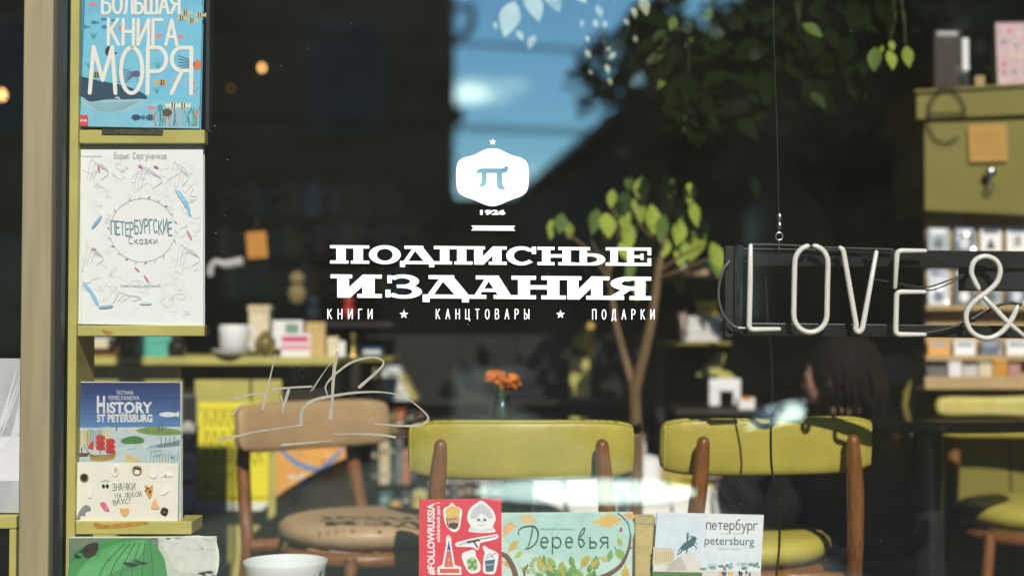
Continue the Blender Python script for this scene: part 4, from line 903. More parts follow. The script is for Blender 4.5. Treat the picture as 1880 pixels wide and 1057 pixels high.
def city_book():
    pl = Plane(1300, 1057, .125, .06); q = [(1206.5, 940), (1402.5, 945), (1394, 1098), (1196, 1098)]
    b = flat_book('book', 'white city album with a bronze rider photo, petersburg in two scripts', 'book', q, pl, .01, mat('album_white', S(232, 238, 240, .9), .45, var=.02))
    A = Art(pl); rr = random.Random(9)
    A.poly([(1207, 942), (1300, 944), (1290, 1040), (1199, 1040)], ink(216, 230, 238)); A.poly([(1290, 985), (1398, 990), (1396, 1042), (1286, 1040)], ink(222, 234, 240))
    A.poly([(1200, 1006), (1236, 1010), (1238, 1036), (1198, 1036)], ink(226, 206, 160))
    for k in range(9): A.line([(1204 + k*4, 1012), (1204 + k*4, 1030)], 1.4, ink(170, 158, 140))
    A.poly([(1199, 1003), (1238, 1007), (1238, 1011), (1199, 1008)], ink(206, 200, 190))
    A.poly([(1199, 1046), (1225, 1036), (1250, 1016), (1276, 1015), (1280, 1028), (1292, 1046), (1290, 1052), (1198, 1052)], ink(226, 220, 212)); A.poly([(1225, 1036), (1250, 1020), (1262, 1046), (1225, 1048)], ink(196, 188, 182))
    bz = ink(66, 96, 110)
    A.blob([(1249, 1005), (1256, 996), (1266, 990), (1272, 983), (1279, 987), (1276, 995), (1273, 1001), (1262, 1007), (1254, 1010)], bz); A.line([(1254, 1005), (1250, 1013), (1244, 1017)], 2.6, bz); A.line([(1262, 1006), (1260, 1014)], 2.4, bz); A.line([(1272, 999), (1278, 1003), (1278, 1007)], 1.8, bz); A.line([(1274, 994), (1280, 998)], 1.6, bz)
    A.line([(1262, 992), (1262, 984), (1263, 980)], 3.6, bz); A.ell(1262.5, 979, 1.8, 2.2, bz); A.line([(1263, 986), (1270, 983)], 1.6, bz); A.line([(1249, 1005), (1245, 1012)], 2, bz)
    for k in range(28): A.ell(rr.uniform(1288, 1394), rr.uniform(1034, 1044), rr.uniform(3, 8) if k % 3 else 3, rr.uniform(2, 4), ink(*rr.choice(((96, 132, 140), (120, 150, 130), (190, 206, 210), (150, 170, 180)))), 0, 8)
    A.poly([(1198, 1048), (1290, 1050), (1290, 1060), (1197, 1062)], ink(84, 124, 70)); A.poly([(1290, 1046), (1395, 1048), (1394, 1064), (1288, 1062)], ink(216, 216, 212))
    for k in range(14): x = rr.uniform(1316, 1394); A.ell(x, 1050 + rr.random()*4, 2, 4.5, ink(*rr.choice(((50, 70, 110), (160, 70, 70), (216, 170, 70), (70, 60, 60)))), 0, 8)
    for k in range(7): x = 1300 + k*14; A.line([(x, 1036), (x, 1024 - rr.random()*5)], .9, ink(190, 200, 206))
    tx = ink(64, 66, 78)
    A.cyr('петербург', 1297, 970.5, 18.5, 1.9, tx, w=93, gap=.2, rot=1.2); A.latin('petersburg', 1293.5, 998.5, 15.5, tx, w=91, rot=1.2)
    squiggle(A, 1322, 1364, 980, 2.4, ink(170, 176, 186), 15, .6); squiggle(A, 1318, 1362, 1007.5, 2.4, ink(170, 176, 186), 15, .6)
    A.build('cover_print', b)
city_book()

def bowl():
    Y = .145; c = P(524, 1060, Y); r = 77.5/scale(Y); zt = P(524, 1029, Y).z
    c = Vector((c.x, Y, .356)); h = zt - .356
    b = thing('bowl', 'white porcelain bowl with blue flower sprigs under the tan chair', 'bowl', c)
    pm = mat('porcelain', (.72, .76, .75), .12, var=.02, spec=.5, coat=.3)
    mb = MB(); mb.lathe([(0, .001), (r*.55, .001), (r*.58, .006), (r*.55, .012), (r*.80, h*.30), (r*.92, h*.65), (r*.96, h*.9), (r, h - .001), (r*.992, h + .001), (r*.975, h - .001), (r*.93, h*.9), (r*.89, h*.65), (r*.76, h*.32), (r*.4, .022), (0, .02)], c, pm, 48); mb.build('bowl_body', b, smooth=50)
    bl = mat('cobalt_glaze', S(50, 84, 150, .8), .2, var=.2); mb = MB()
    def on(a, z): 
        t = z/h; rr_ = r*(.80 + .12*min(1, max(0, (t - .3)/.35)) if t < .65 else .92 + .04*(t - .65)/.25) + .0004
        return c + Vector((rr_*math.sin(R(a)), -rr_*math.cos(R(a)), z))
    for k, (a, z) in enumerate(((52, .80), (60, .72), (48, .62), (57, .55), (66, .84), (44, .50))):
        for j in range(5):
            an = j*72 + k*20; mb.tube([on(a, z*h), on(a + 4.5*math.cos(R(an)), z*h + .006*math.sin(R(an)))], [.0012, .0004], bl, 5)
    mb.tube([on(70 - i*3, h*(.88 - .045*i + .02*math.sin(i))) for i in range(10)], .0006, bl, 5); mb.build('flower_sprig', b)
bowl()

# ------------------------------------------------------------------ unlit neon sign
def neon():
    Y = .085; tubem = mat('neon_glass_white', (.74, .74, .67), .2, var=.04, coat=.6)
    s = thing('neon_sign', 'unlit white tube neon sign reading LOVE & on dark rails, hung by wire', 'neon sign', (P(1600, 530, .1).x, .1, P(0, 617, .1).z))
    rail = mat('sign_rail', (.016, .017, .018), .22, var=.25, vs=30, spec=.6)
    Q = lambda x, y, d=0: P(x, y, Y + d)
    sk = lambda x: .012*(x - 1345)
    for ya, yb, tp in ((455, 487, 0), (592, 615, 0)):
        mb = MB(); a = [P(1345, ya, .115), P(2060, ya + 8, .115), P(2060, yb + 8, .115), P(1345, yb, .115)]
        mb.hexa(a, Vector((0, .012, 0)), rail); mb.build('rail', s, bevel=.0015)
    mb = MB(); a = [P(1331, 452, .112), P(1347, 452, .112), P(1347, 618, .112), P(1331, 618, .112)]; mb.hexa(a, Vector((0, .018, 0)), BLACK); mb.build('end_plate', s, bevel=.001)
    mb = MB(); a = [P(1349, 450, .110), P(1364, 450, .110), P(1364, 617, .110), P(1349, 617, .110)]; mb.hexa(a, Vector((0, .004, 0)), mat('smoked_acrylic', (.03, .034, .036), .12, var=.5, vs=60, spec=.6, stretch=(3, 1, .6))); mb.build('side_strip', s)
    mb = MB(); a = [P(1770, 491, .125), P(2060, 494, .125), P(2060, 536, .125), P(1770, 533, .125)]; mb.hexa(a, Vector((0, .04, 0)), mat('transformer_black', (.010, .010, .011), .4, var=.2)); mb.build('transformer', s, bevel=.003)
    rr = 5.2/scale(Y)
    def letter(strokes, nm='letter_tube', lab=None):
        mb = MB()
        for st in strokes:
            pts = [Q(x, y) for x, y in st]; n = len(pts)
            rad = [rr*.55] + [rr]*(n - 2) + [rr*.55]; e0 = pts[0] + (pts[0] - pts[1]).normalized()*rr*.6; e1 = pts[-1] + (pts[-1] - pts[-2]).normalized()*rr*.6
            mb.tube([e0] + pts + [e1], [rr*.3] + [rr*.8] + [rr]*(n - 2) + [rr*.8] + [rr*.3], tubem, 10)
        o = mb.build(nm, s, smooth=60)
    def rnd(pts, r=9, k=5):              # polyline with rounded corners
        out = [pts[0]]
        for i in range(1, len(pts) - 1):
            p, a, b = Vector((*pts[i], 0)), Vector((*pts[i - 1], 0)), Vector((*pts[i + 1], 0))
            p0 = p + (a - p).normalized()*min(r, (a - p).length*.45); p1 = p + (b - p).normalized()*min(r, (b - p).length*.45)
            for j in range(k + 1): t = j/k; q = p0*(1 - t)**2 + p*2*t*(1 - t) + p1*t*t; out.append((q.x, q.y))
        out.append(pts[-1]); return out
    letter([rnd([(1378, 450), (1377, 520), (1375, 605), (1431, 604)])])
    o1 = [(1484, 451)] + [(1489 - 30*math.sin(R(a)), 483 - 32*math.cos(R(a))) for a in range(15, 91, 15)] + [(1458, 520), (1457, 575)] + [(1487.5 - 30.5*math.cos(R(a)), 578 + 32*math.sin(R(a))) for a in range(15, 181, 15)] + [(1519, 520), (1520, 485)] + [(1490 + 30*math.cos(R(a)), 483 - 32*math.sin(R(a))) for a in range(15, 76, 15)] + [(1494, 451)]
    letter([o1])
    letter([rnd([(1542, 454), (1548, 460), (1572, 598), (1570, 604), (1576, 611), (1583, 604), (1609, 462)], 5)])
    letter([rnd([(1699, 460.5), (1647, 460.5), (1643, 528)]), rnd([(1698, 536), (1646, 536), (1644, 614), (1698, 614)])])
    amp = [(1797, 531), (1788, 514), (1783, 498), (1789, 479), (1808, 470.5), (1828, 478), (1836, 496), (1830, 518), (1812, 536), (1790, 552), (1775, 572), (1775, 594), (1788, 613), (1813, 621), (1838, 610), (1856, 588), (1868, 562)]
    letter([[(p.x, p.y) for p in catmull([(x, y, 0) for x, y in amp], 4)], [(1804, 543), (1826, 566), (1848, 590), (1884, 620)]])
    # stand-offs, cables
    for x, y in ((1376, 478), (1500, 601), (1602, 474), (1597, 470), (1800, 545), (1845, 585), (1786, 612)): mb = MB(); mb.tube([Q(x - 9, y + 1, .02), Q(x, y, .012), Q(x + 10, y - 2, .004)], rr*.7, ACRYLIC, 8); mb.tube([Q(x, y, .004), Q(x, y, .034)], rr*.55, ACRYLIC, 8); mb.build('tube_clip', s, smooth=60)
    cb = mat('black_cable', (.010, .010, .010), .4, var=.1); gc = mat('grey_cable', (.10, .11, .10), .35, var=.1)
    mb = MB(); mb.tube(catmull([P(1340, 478, .10), P(1326, 500, .095), P(1319, 540, .095), P(1327, 575, .095), P(1345, 597, .095), P(1364, 602, .095)], 8), .0026, gc, 8); mb.tube([P(1355, 602, .09), P(1369, 602, .088)], .0022, STEEL, 8)
    mb.tube(catmull([P(1378, 449, .10), P(1440, 450, .10), P(1530, 455, .10), P(1640, 458, .10)], 8), .003, cb, 8)
    mb.tube(catmull([P(1600, 512, .11), P(1660, 522, .11), P(1700, 527, .11), P(1735, 517, .11), P(1772, 503, .11)], 8), .0016, cb, 8); mb.tube(catmull([P(1640, 520, .112), P(1690, 531, .112), P(1720, 530, .112), P(1772, 506, .112)], 8), .0014, cb, 8)
    mb.tube(catmull([P(1698, 612, .1), P(1740, 603, .1), P(1785, 588, .1), P(1830, 562, .1), P(1855, 556, .1), P(1875, 560, .1)], 8), .0028, cb, 8); mb.tube([P(1783, 587, .098), P(1806, 572, .098)], .0065, cb, 10)
    mb.tube(catmull([P(1406, 508, .12), P(1407, 550, .12), P(1410, 590, .12), P(1415, 640, .13), P(1418, 720, .16), P(1415, 800, .18), P(1417, 860, .2), P(1425, 900, .21), P(1431, 960, .215), P(1430, 1010, .215), P(1425, 1062, .215), P(1424, 1100, .215)], 8), .0024, cb, 8)
    mb.build('cable', s, smooth=60)
    mb = MB(); top = P(1419, -420, .10); top.z = 2.75
    mb.tube([top, P(1420, 0, .10), P(1421.5, 105, .10), P(1424.5, 111, .10), P(1422.5, 120, .10), P(1427, 250, .10), P(1430, 388, .10)], .0009, STEEL, 6); mb.build('hanging_wire', s)
    mb = MB(); c = P(1431, 0, .10).x
    prof = [(388, .5), (392, 3), (397, 5.5), (402, 4.8), (407, 3), (411, 4.6), (415, 5.4), (419, 4.4), (421, 1.5)]
    mb.tube([P(1431, y, .10) for y, r in prof], [r/scale(.1) for y, r in prof], STEEL, 12); mb.tube([P(1429, 420, .1), P(1428, 430, .1)], .0009, STEEL, 6); mb.tube([P(1433, 420, .1), P(1433, 430, .1)], .0009, STEEL, 6)
    mb.tube([P(1430.5 + 6.5*math.cos(R(a)), 434 + 7*math.sin(R(a)), .10) for a in range(0, 360, 20)], .0021, STEEL, 8, closed=True); mb.tube([P(1430, 440, .1), P(1430, 456, .1)], .0018, STEEL, 8)
    mb.build('turnbuckle', s, smooth=60)
neon()
# ------------------------------------------------------------------ chairs and tables
def make_chair(label, leather, group):
    t = thing('dining_chair', label, 'chair', (0, 0, 0), group)
    def pad(u, s=1.0, grow=0.0):         # cross-section ring of the curved back pad at u in -1..1
        k = abs(u)**7; hh = (.0628 - .014*k)*s + grow; th = (.023 - .008*abs(u)**10)*s + grow
        c = Vector((.238*u, -.262 + .040*u*u, .681)); ring = []
        for j in range(20):
            a = 2*math.pi*j/20; ca, sa = math.cos(a), math.sin(a)
            q = Vector((0, th*math.copysign(abs(ca)**.45, ca), hh*math.copysign(abs(sa)**.5, sa)))
            q.y -= q.z*.10; ring.append(c + q)
        return ring
    mb = MB(); us = [-1, -.985, -.95, -.88] + [-.8 + .1*i for i in range(17)] + [.88, .95, .985, 1]; vs = []; fs = []
    for u in us: vs += pad(u, .55 if abs(u) == 1 else (.86 if abs(u) > .98 else 1))
    N = len(us)
    for i in range(N - 1):
        for j in range(20): fs.append((i*20 + j, i*20 + (j + 1) % 20, (i + 1)*20 + (j + 1) % 20, (i + 1)*20 + j))
    fs.append(tuple(range(20))); fs.append(tuple((N - 1)*20 + j for j in range(20)))
    mb.add(vs, fs, leather); bk = mb.build('backrest', t, smooth=50)
    mb = MB(); pts = []
    for i in range(21):
        u = -.965 + .0965*i; r = pad(u); pts.append(r[7])
    mb.tube([p + Vector((0, 0, .002)) for p in pts], .0024, leather, 6)
    for sx in (-1, 1): r = pad(.972*sx); mb.tube([r[j] for j in (7, 8, 9, 10, 11, 12, 13)], .0022, leather, 6)
    mb.build('piping', bk, smooth=60)
    mb = MB(); prof = [(0, .405), (.155, .405), (.19, .408), (.212, .421), (.220, .437), (.216, .453), (.202, .464), (.175, .470), (.09, .472), (0, .472)]
    mb.lathe(prof, (0, 0, 0), leather, 48); mb.build('seat', t, smooth=60)
    mb = MB(); mb.tube([(.196*math.cos(2*math.pi*i/32), .196*math.sin(2*math.pi*i/32), .387) for i in range(32)], .019, TEAK, 8, closed=True)
    mb.tube([(-.19, -.235, .385), (-.1, -.195, .387), (0, -.185, .387), (.1, -.195, .387), (.19, -.235, .385)], .017, TEAK, 8); mb.build('seat_frame', t, smooth=60)
    for sx in (-1, 1):
        mb = MB(); pts = catmull([(.165*sx, -.304, .694), (.168*sx, -.302, .65), (.174*sx, -.294, .58), (.182*sx, -.272, .47), (.19*sx, -.250, .37), (.205*sx, -.272, .18), (.212*sx, -.300, 0)], 5)
        n = len(pts); rad = [.0135 + .0045*math.sin(math.pi*min(1, i/(n*.75))) - .003*max(0, (i - n*.7)/(n*.3)) for i in range(n)]
        e = [pts[0] + Vector((0, -.0005, .013)), pts[0] + Vector((0, 0, .0105)), pts[0] + Vector((0, 0, .005))]
        mb.tube(e + pts, [.003, .0085, .0122] + rad, TEAK, 14); mb.build('rear_post', t, smooth=60)
        mb = MB(); mb.tube([(.155*sx, .14, .395), (.18*sx, .18, .2), (.19*sx, .20, 0)], [.016, .015, .011], TEAK, 12); mb.build('front_leg', t, smooth=60)
    return t
G_CH = 'padded dining chairs by the window'
c0 = make_chair('green leather chair with tapered wooden posts, its whole back facing the window in the middle', YEL_LEATH, G_CH)
def place(c, px, Yb, rz):               # put the pad's centre at (px, Yb)
    p = P(px, 700, Yb); v = Matrix.Rotation(rz, 3, 'Z') @ Vector((0, -.262, 0)); return (p.x - v.x, Yb - v.y, 0)
c0.location = place(c0, 957, .288, 0); c0.rotation_euler = (0, 0, R(0))
dup(c0, place(c0, 1417, .385, R(9)), R(9), 'green leather chair under the neon sign, shadows across its back', G_CH)
dup(c0, place(c0, 1868, 1.44, R(172)), R(172), 'green leather chair half cut by the frame, behind the round black table', G_CH)
ct = make_chair('tan leather chair turned aside below the silver signature, its seat over the bowl', TAN_LEATH, G_CH)
ct.location = place(ct, 564, 1.08, R(-137)); ct.rotation_euler = (0, 0, R(-137))

def round_table(label, px, Y, zt, rad=.34):
    x = P(px, 700, Y).x; t = thing('round_table', label, 'table', (x, Y, 0), 'round black cafe tables')
    mb = MB(); mb.lathe([(0, zt - .026), (rad - .004, zt - .026), (rad, zt - .022), (rad, zt - .004), (rad - .004, zt), (0, zt)], (x, Y, 0), TABLETOP, 64); mb.build('tabletop', t, smooth=40)
    ch = mat('black_column', (.018, .020, .020), .28, .0, var=.05, spec=1.0)
    mb = MB(); mb.lathe([(.0385, .02), (.0385, zt - .028)], (x, Y, 0), ch, 32); mb.build('column', t, smooth=40)
    mb = MB(); mb.lathe([(0, 0.001), (.22, .001), (.22, .008), (.05, .022), (.0386, .03)], (x, Y, 0), ch, 40); mb.build('foot', t, smooth=40)
    return t
round_table('round black table with glossy top and thick black column beside the person', 1703, 1.02, .712)
round_table('round black table behind the middle green chair, under the orange flowers', 950, .80, .705, .30)

def flowers():
    Y = .80; zb = .7055; c = P(921, 760, Y)
    c = Vector((c.x, Y, zb))
    v = thing('flower_vase', 'small glass vase of orange flowers on the black table', 'vase', c)
    mb = MB(); mb.lathe([(0, .001), (.024, .001), (.029, .012), (.030, .03), (.024, .048), (.018, .058), (.021, .066), (.0195, .066), (.0165, .058), (.022, .046), (.0275, .03), (.026, .012), (0, .006)], c, GLASSWARE, 28); mb.build('glass', v, smooth=60)
    st = mat('stem_green', S(96, 120, 60, .8), .5); mb = MB(); leaf = mat('flower_leaf', S(120, 140, 80, .8), .5); rr = random.Random(3)
    heads = [(-.020, .105, .020), (.024, .098, .021), (.004, .090, .016), (-.006, .112, .014)]
    for hx, hz, r in heads: mb.tube(catmull([c + Vector((-hx*.5, 0, .008)), c + Vector((hx*.1, 0, .055)), c + Vector((hx, 0, hz - r*.6))], 5), .0017, st, 6)
    for k in range(9): 
        a = rr.uniform(0, 6.28); p = c + Vector((.010*math.cos(a), .01*math.sin(a), .066 + rr.random()*.02)); d = Vector((math.cos(a), math.sin(a), .6))*.02
        mb.add([p, p + d*.5 + Vector((-.004, 0, .002)), p + d, p + d*.5 + Vector((.004, 0, .002))], [(0, 1, 2, 3)], leaf)
    mb.build('stem', v, smooth=60)
    og = mat('orange_petal', S(250, 140, 16, .98), .5, var=.25, vs=120)
    for hx, hz, r in heads:
        mb = MB(); hc = c + Vector((hx, rr.uniform(-.01, .01), hz))
        for k in range(46):
            d = Vector((rr.gauss(0, 1), rr.gauss(0, 1), rr.gauss(.25, .8))).normalized(); u = d.cross(Vector((rr.gauss(0, 1), rr.gauss(0, 1), rr.gauss(0, 1)))).normalized(); w = d.cross(u)
            b_ = hc + d*r*rr.uniform(.45, .75); mb.add([b_ - u*.004, b_ - u*.007 + d*r*.3 + w*.002, b_ + d*r*.5, b_ + u*.007 + d*r*.3 - w*.002, b_ + u*.004], [(0, 1, 2, 3, 4)], og)
        mb.ball(hc, r*.62, og, 10, 6, lump=.12); mb.build('flower_head', v, weld=False)
flowers()

# ------------------------------------------------------------------ person at the table
def person():
    H = P(1532, 688, 1.22)               # centre of the head
    root = thing('person', 'person in black with dark hair, bent low at the table, face turned aside', 'person', (H.x + .12, 1.36, 0))
    F = Vector((-.62, .78, 0)).normalized(); L_ = Vector((-F.y, F.x, 0)); Z3 = Vector((0, 0, 1))
    pel = Vector((H.x + .07, 1.32, .40)); chest = pel*.30 + Vector((H.x + .06, 1.22, .60))*.70; neck = Vector((H.x + .05, 1.235, .672)); 
    skin = mat('skin', S(206, 160, 136, .75), .5, var=.05); cloth = mat('black_jacket', (.010, .010, .011), .65, var=.3, vs=20, bump=.5, bs=30, spec=.3); hairm = mat('dark_hair', (.010, .007, .005), .75, spec=.15, var=.4, vs=60, stretch=(1, 1, .2), bump=.4, bs=160)
    def skinned(name, chains, m, parent, sub=2, root_i=0):
        me = bpy.data.meshes.new(name); v = []; e = []; r = []; idx = {}
        for ch in chains:
            prev = None
            for (key, p, rad) in ch:
                if key is not None and key in idx: i = idx[key]
                else:
                    v.append(Vector(p) - wloc(parent)); r.append(rad); i = len(v) - 1
                    if key is not None: idx[key] = i
                if prev is not None: e.append((prev, i))
                prev = i
        me.from_pydata(v, e, []); o = bpy.data.objects.new(name, me); COL.objects.link(o); o.parent = parent
        sk = o.modifiers.new('skin', 'SKIN'); sk.use_smooth_shade = True
        for i, q in enumerate(me.skin_vertices[0].data): q.radius = (r[i], r[i]); q.use_root = (i == root_i)
        ss = o.modifiers.new('sub', 'SUBSURF'); ss.levels = ss.render_levels = sub
        me.materials.append(m); return o
    FD = Vector((-.93, .34, -.12)).normalized(); SD = Vector((-FD.y, FD.x, 0)).normalized()   # face turned aside
    sl_, sr = neck + L_*.17 - Z3*.06, neck - L_*.17 - Z3*.06
    el, er = sl_ + F*.10 - Z3*.22 + L_*.05, sr + F*.14 - Z3*.22 - L_*.05
    wl, wr = el + F*.22 + Z3*.14 - L_*.05, er + F*.22 + Z3*.13 + L_*.05
    hl, hr = pel + L_*.09, pel - L_*.09; kl, kr = hl + F*.40 + Z3*.05, hr + F*.40 + Z3*.05; al, ar = kl + F*.05 - Z3*.38, kr + F*.05 - Z3*.38
    body = [[('p', pel, .10), ('c', chest, .10), ('n', neck, .052), (None, H - Z3*.055 + FD*.01, .062), ('h', H + Z3*.01, .078), (None, H + Z3*.062, .060)],
            [('h', H, 0), (None, H + FD*.062 - Z3*.012, .030), (None, H + FD*.092 - Z3*.028, .010)], [('h', H, 0), (None, H + FD*.055 - Z3*.078, .034)],
            [('c', chest, 0), (None, sl_, .05), (None, el, .04), ('wl', wl, .027), ('ml', wl + F*.05, .026)], [('c', chest, 0), (None, sr, .05), (None, er, .04), ('wr', wr, .027), ('mr', wr + F*.05, .026)],
            [('p', pel, 0), (None, hl, .085), (None, kl, .058), (None, al, .04), (None, al + F*.16 - Z3*.02, .035)], [('p', pel, 0), (None, hr, .085), (None, kr, .058), (None, ar, .04), (None, ar + F*.16 - Z3*.02, .035)]]
    for mk, w_, sg in (('ml', wl, 1), ('mr', wr, -1)):
        for k, (off, ln) in enumerate(((-.024, .06), (-.008, .072), (.008, .068), (.024, .052))):
            b_ = w_ + F*.06 + L_*off; body.append([(mk, w_, 0), (None, b_ + F*.02, .009), (None, b_ + F*.02 + F*ln*.5 - Z3*.006, .0085), (None, b_ + F*.02 + F*ln - Z3*.022, .007)])
        body.append([(mk, w_, 0), (None, w_ + F*.045 - L_*.035*sg, .010), (None, w_ + F*.075 - L_*.045*sg - Z3*.01, .008)])
    skinned('body', body, skin, root)
    jk = [[('p', pel + Z3*.03, .135), ('c', chest, .138), ('n', neck - Z3*.01, .080)], [('c', chest, 0), (None, sl_, .075), (None, el, .058), (None, wl - (wl - el).normalized()*.02, .042)], [('c', chest, 0), (None, sr, .075), (None, er, .058), (None, wr - (wr - er).normalized()*.02, .042)]]
    skinned('jacket', jk, cloth, root)
    tr = [[('p', pel - Z3*.02, .12), (None, hl, .10), (None, kl, .075), (None, al + Z3*.04, .055)], [('p', pel, 0), (None, hr, .10), (None, kr, .075), (None, ar + Z3*.04, .055)]]
    skinned('trousers', tr, cloth, root)
    mb = MB(); rr = random.Random(2)
    mb.ball(H - FD*.030 + Z3*.016, (.098, .100, .100), hairm, 24, 14, lump=.025)
    for k in range(300):                 # locks
        a = rr.uniform(0, 6.28); t = rr.uniform(-.5, 1.2); d = Vector((math.cos(a)*math.cos(t), math.sin(a)*math.cos(t), math.sin(t)))
        if d.dot(FD) > .45 and t < .8: continue
        p = H - FD*.03 + d*.094 + Z3*.01; q = p - Z3*rr.uniform(.04, .11) + d*.010 - FD*.01
        mb.tube(catmull([p + Z3*.012 - d*.012, (p + q)/2 + d*.006, q - d*.012], 4), [.001, .003, .004, .0045, .0045, .004, .0035, .003, .001], hairm, 6)
    mb.build('hair', root, smooth=70)
    ew = mat('eye_white', (.25, .24, .22), .4, var=0); ed = mat('eye_dark', (.02, .015, .01), .2, var=0); lp = mat('lips', S(170, 96, 88, .7), .5, var=0)
    for sg in (1, -1):
        c = H + FD*.072 + SD*.030*sg + Z3*.008; mb = MB(); mb.ball(c - FD*.004, .009, ew, 10, 6); mb.ball(c + FD*.002, .0055, ed, 8, 5); mb.build('eye', root, smooth=60)
        mb = MB(); mb.ball(H + SD*.080*sg - Z3*.012, (.012, .012, .028), skin, 10, 6); mb.build('ear', root, smooth=60)
    mb = MB(); mb.tube([H + FD*.082 + SD*.022*k - Z3*(.062 + .003*abs(k)) for k in (-1, -.5, 0, .5, 1)], [.002, .005, .006, .005, .002], lp, 6); mb.build('mouth', root, smooth=60)
    s = thing('low_stool', 'low dark stool under the person in black', 'stool', (pel.x, pel.y, 0))
    mb = MB(); mb.lathe([(0, .26), (.17, .26), (.18, .27), (.18, .29), (.165, .30), (0, .30)], (pel.x, pel.y, 0), cloth, 28); mb.build('seat', s, smooth=50)
    for a in range(3): mb = MB(); c_, s_ = math.cos(2.1*a + .4), math.sin(2.1*a + .4); mb.tube([(pel.x + .12*c_, pel.y + .12*s_, .262), (pel.x + .16*c_, pel.y + .16*s_, 0)], .013, TEAK, 8); mb.build('leg', s, smooth=60)
person()

# ------------------------------------------------------------------ indoor plants
def leaf_mesh(mb, base, d, L, wd, m, droop=.25, up=Vector((0, 0, 1))):
    d = d.normalized(); s = d.cross(up); s = s.normalized() if s.length > 1e-4 else Vector((1, 0, 0)); n = s.cross(d).normalized()
    rows = []; prof = (0, .55, .9, 1.0, .82, .48, 0)
    for i, w in enumerate(prof):
        t = i/6; c = base + d*L*t + Vector((0, 0, -1))*L*droop*t*t
        rows.append([c - s*wd*.5*w + n*wd*.13*w, c, c + s*wd*.5*w + n*wd*.13*w])
    v = [p for r in rows for p in r]; f = []
    for i in range(6):
        for j in range(2): f.append((i*3 + j, i*3 + j + 1, (i + 1)*3 + j + 1, (i + 1)*3 + j))
    mb.add(v, f, m)
def leafmat(name, rgb, tr):
    m = mat(name, rgb, .55, var=.25, vs=14, spec=.2); t = m.node_tree; b = t.nodes['Principled BSDF']
    tl = t.nodes.new('ShaderNodeBsdfTranslucent'); tl.inputs[0].default_value = (*tr, 1); mixn = t.nodes.new('ShaderNodeMixShader'); mixn.inputs[0].default_value = .3
    o = t.nodes['Material Output']; t.links.new(b.outputs[0], mixn.inputs[1]); t.links.new(tl.outputs[0], mixn.inputs[2]); t.links.new(mixn.outputs[0], o.inputs[0]); return m
LEAF_Y = leafmat('ficus_leaf', S(160, 176, 66, .95), S(160, 196, 50, .9)); LEAF_G = leafmat('ficus_leaf_green', S(104, 132, 52, .8), S(90, 140, 30, .7)); LEAF_D = leafmat('dark_leaf', S(58, 84, 28, .7), S(60, 96, 20, .6)); LEAF_DD = leafmat('shade_leaf', (.008, .016, .003), (.012, .028, .003)); LEAF_DD.node_tree.nodes['Principled BSDF'].inputs['Specular IOR Level'].default_value = .03; LEAF_DD.node_tree.nodes['Principled BSDF'].inputs['Roughness'].default_value = .9; LEAF_P = leafmat('pale_leaf', S(198, 206, 170, .8), S(160, 190, 110, .7))  # shade_leaf: shade put into a near-black colour, keeps sunlit leaves dim
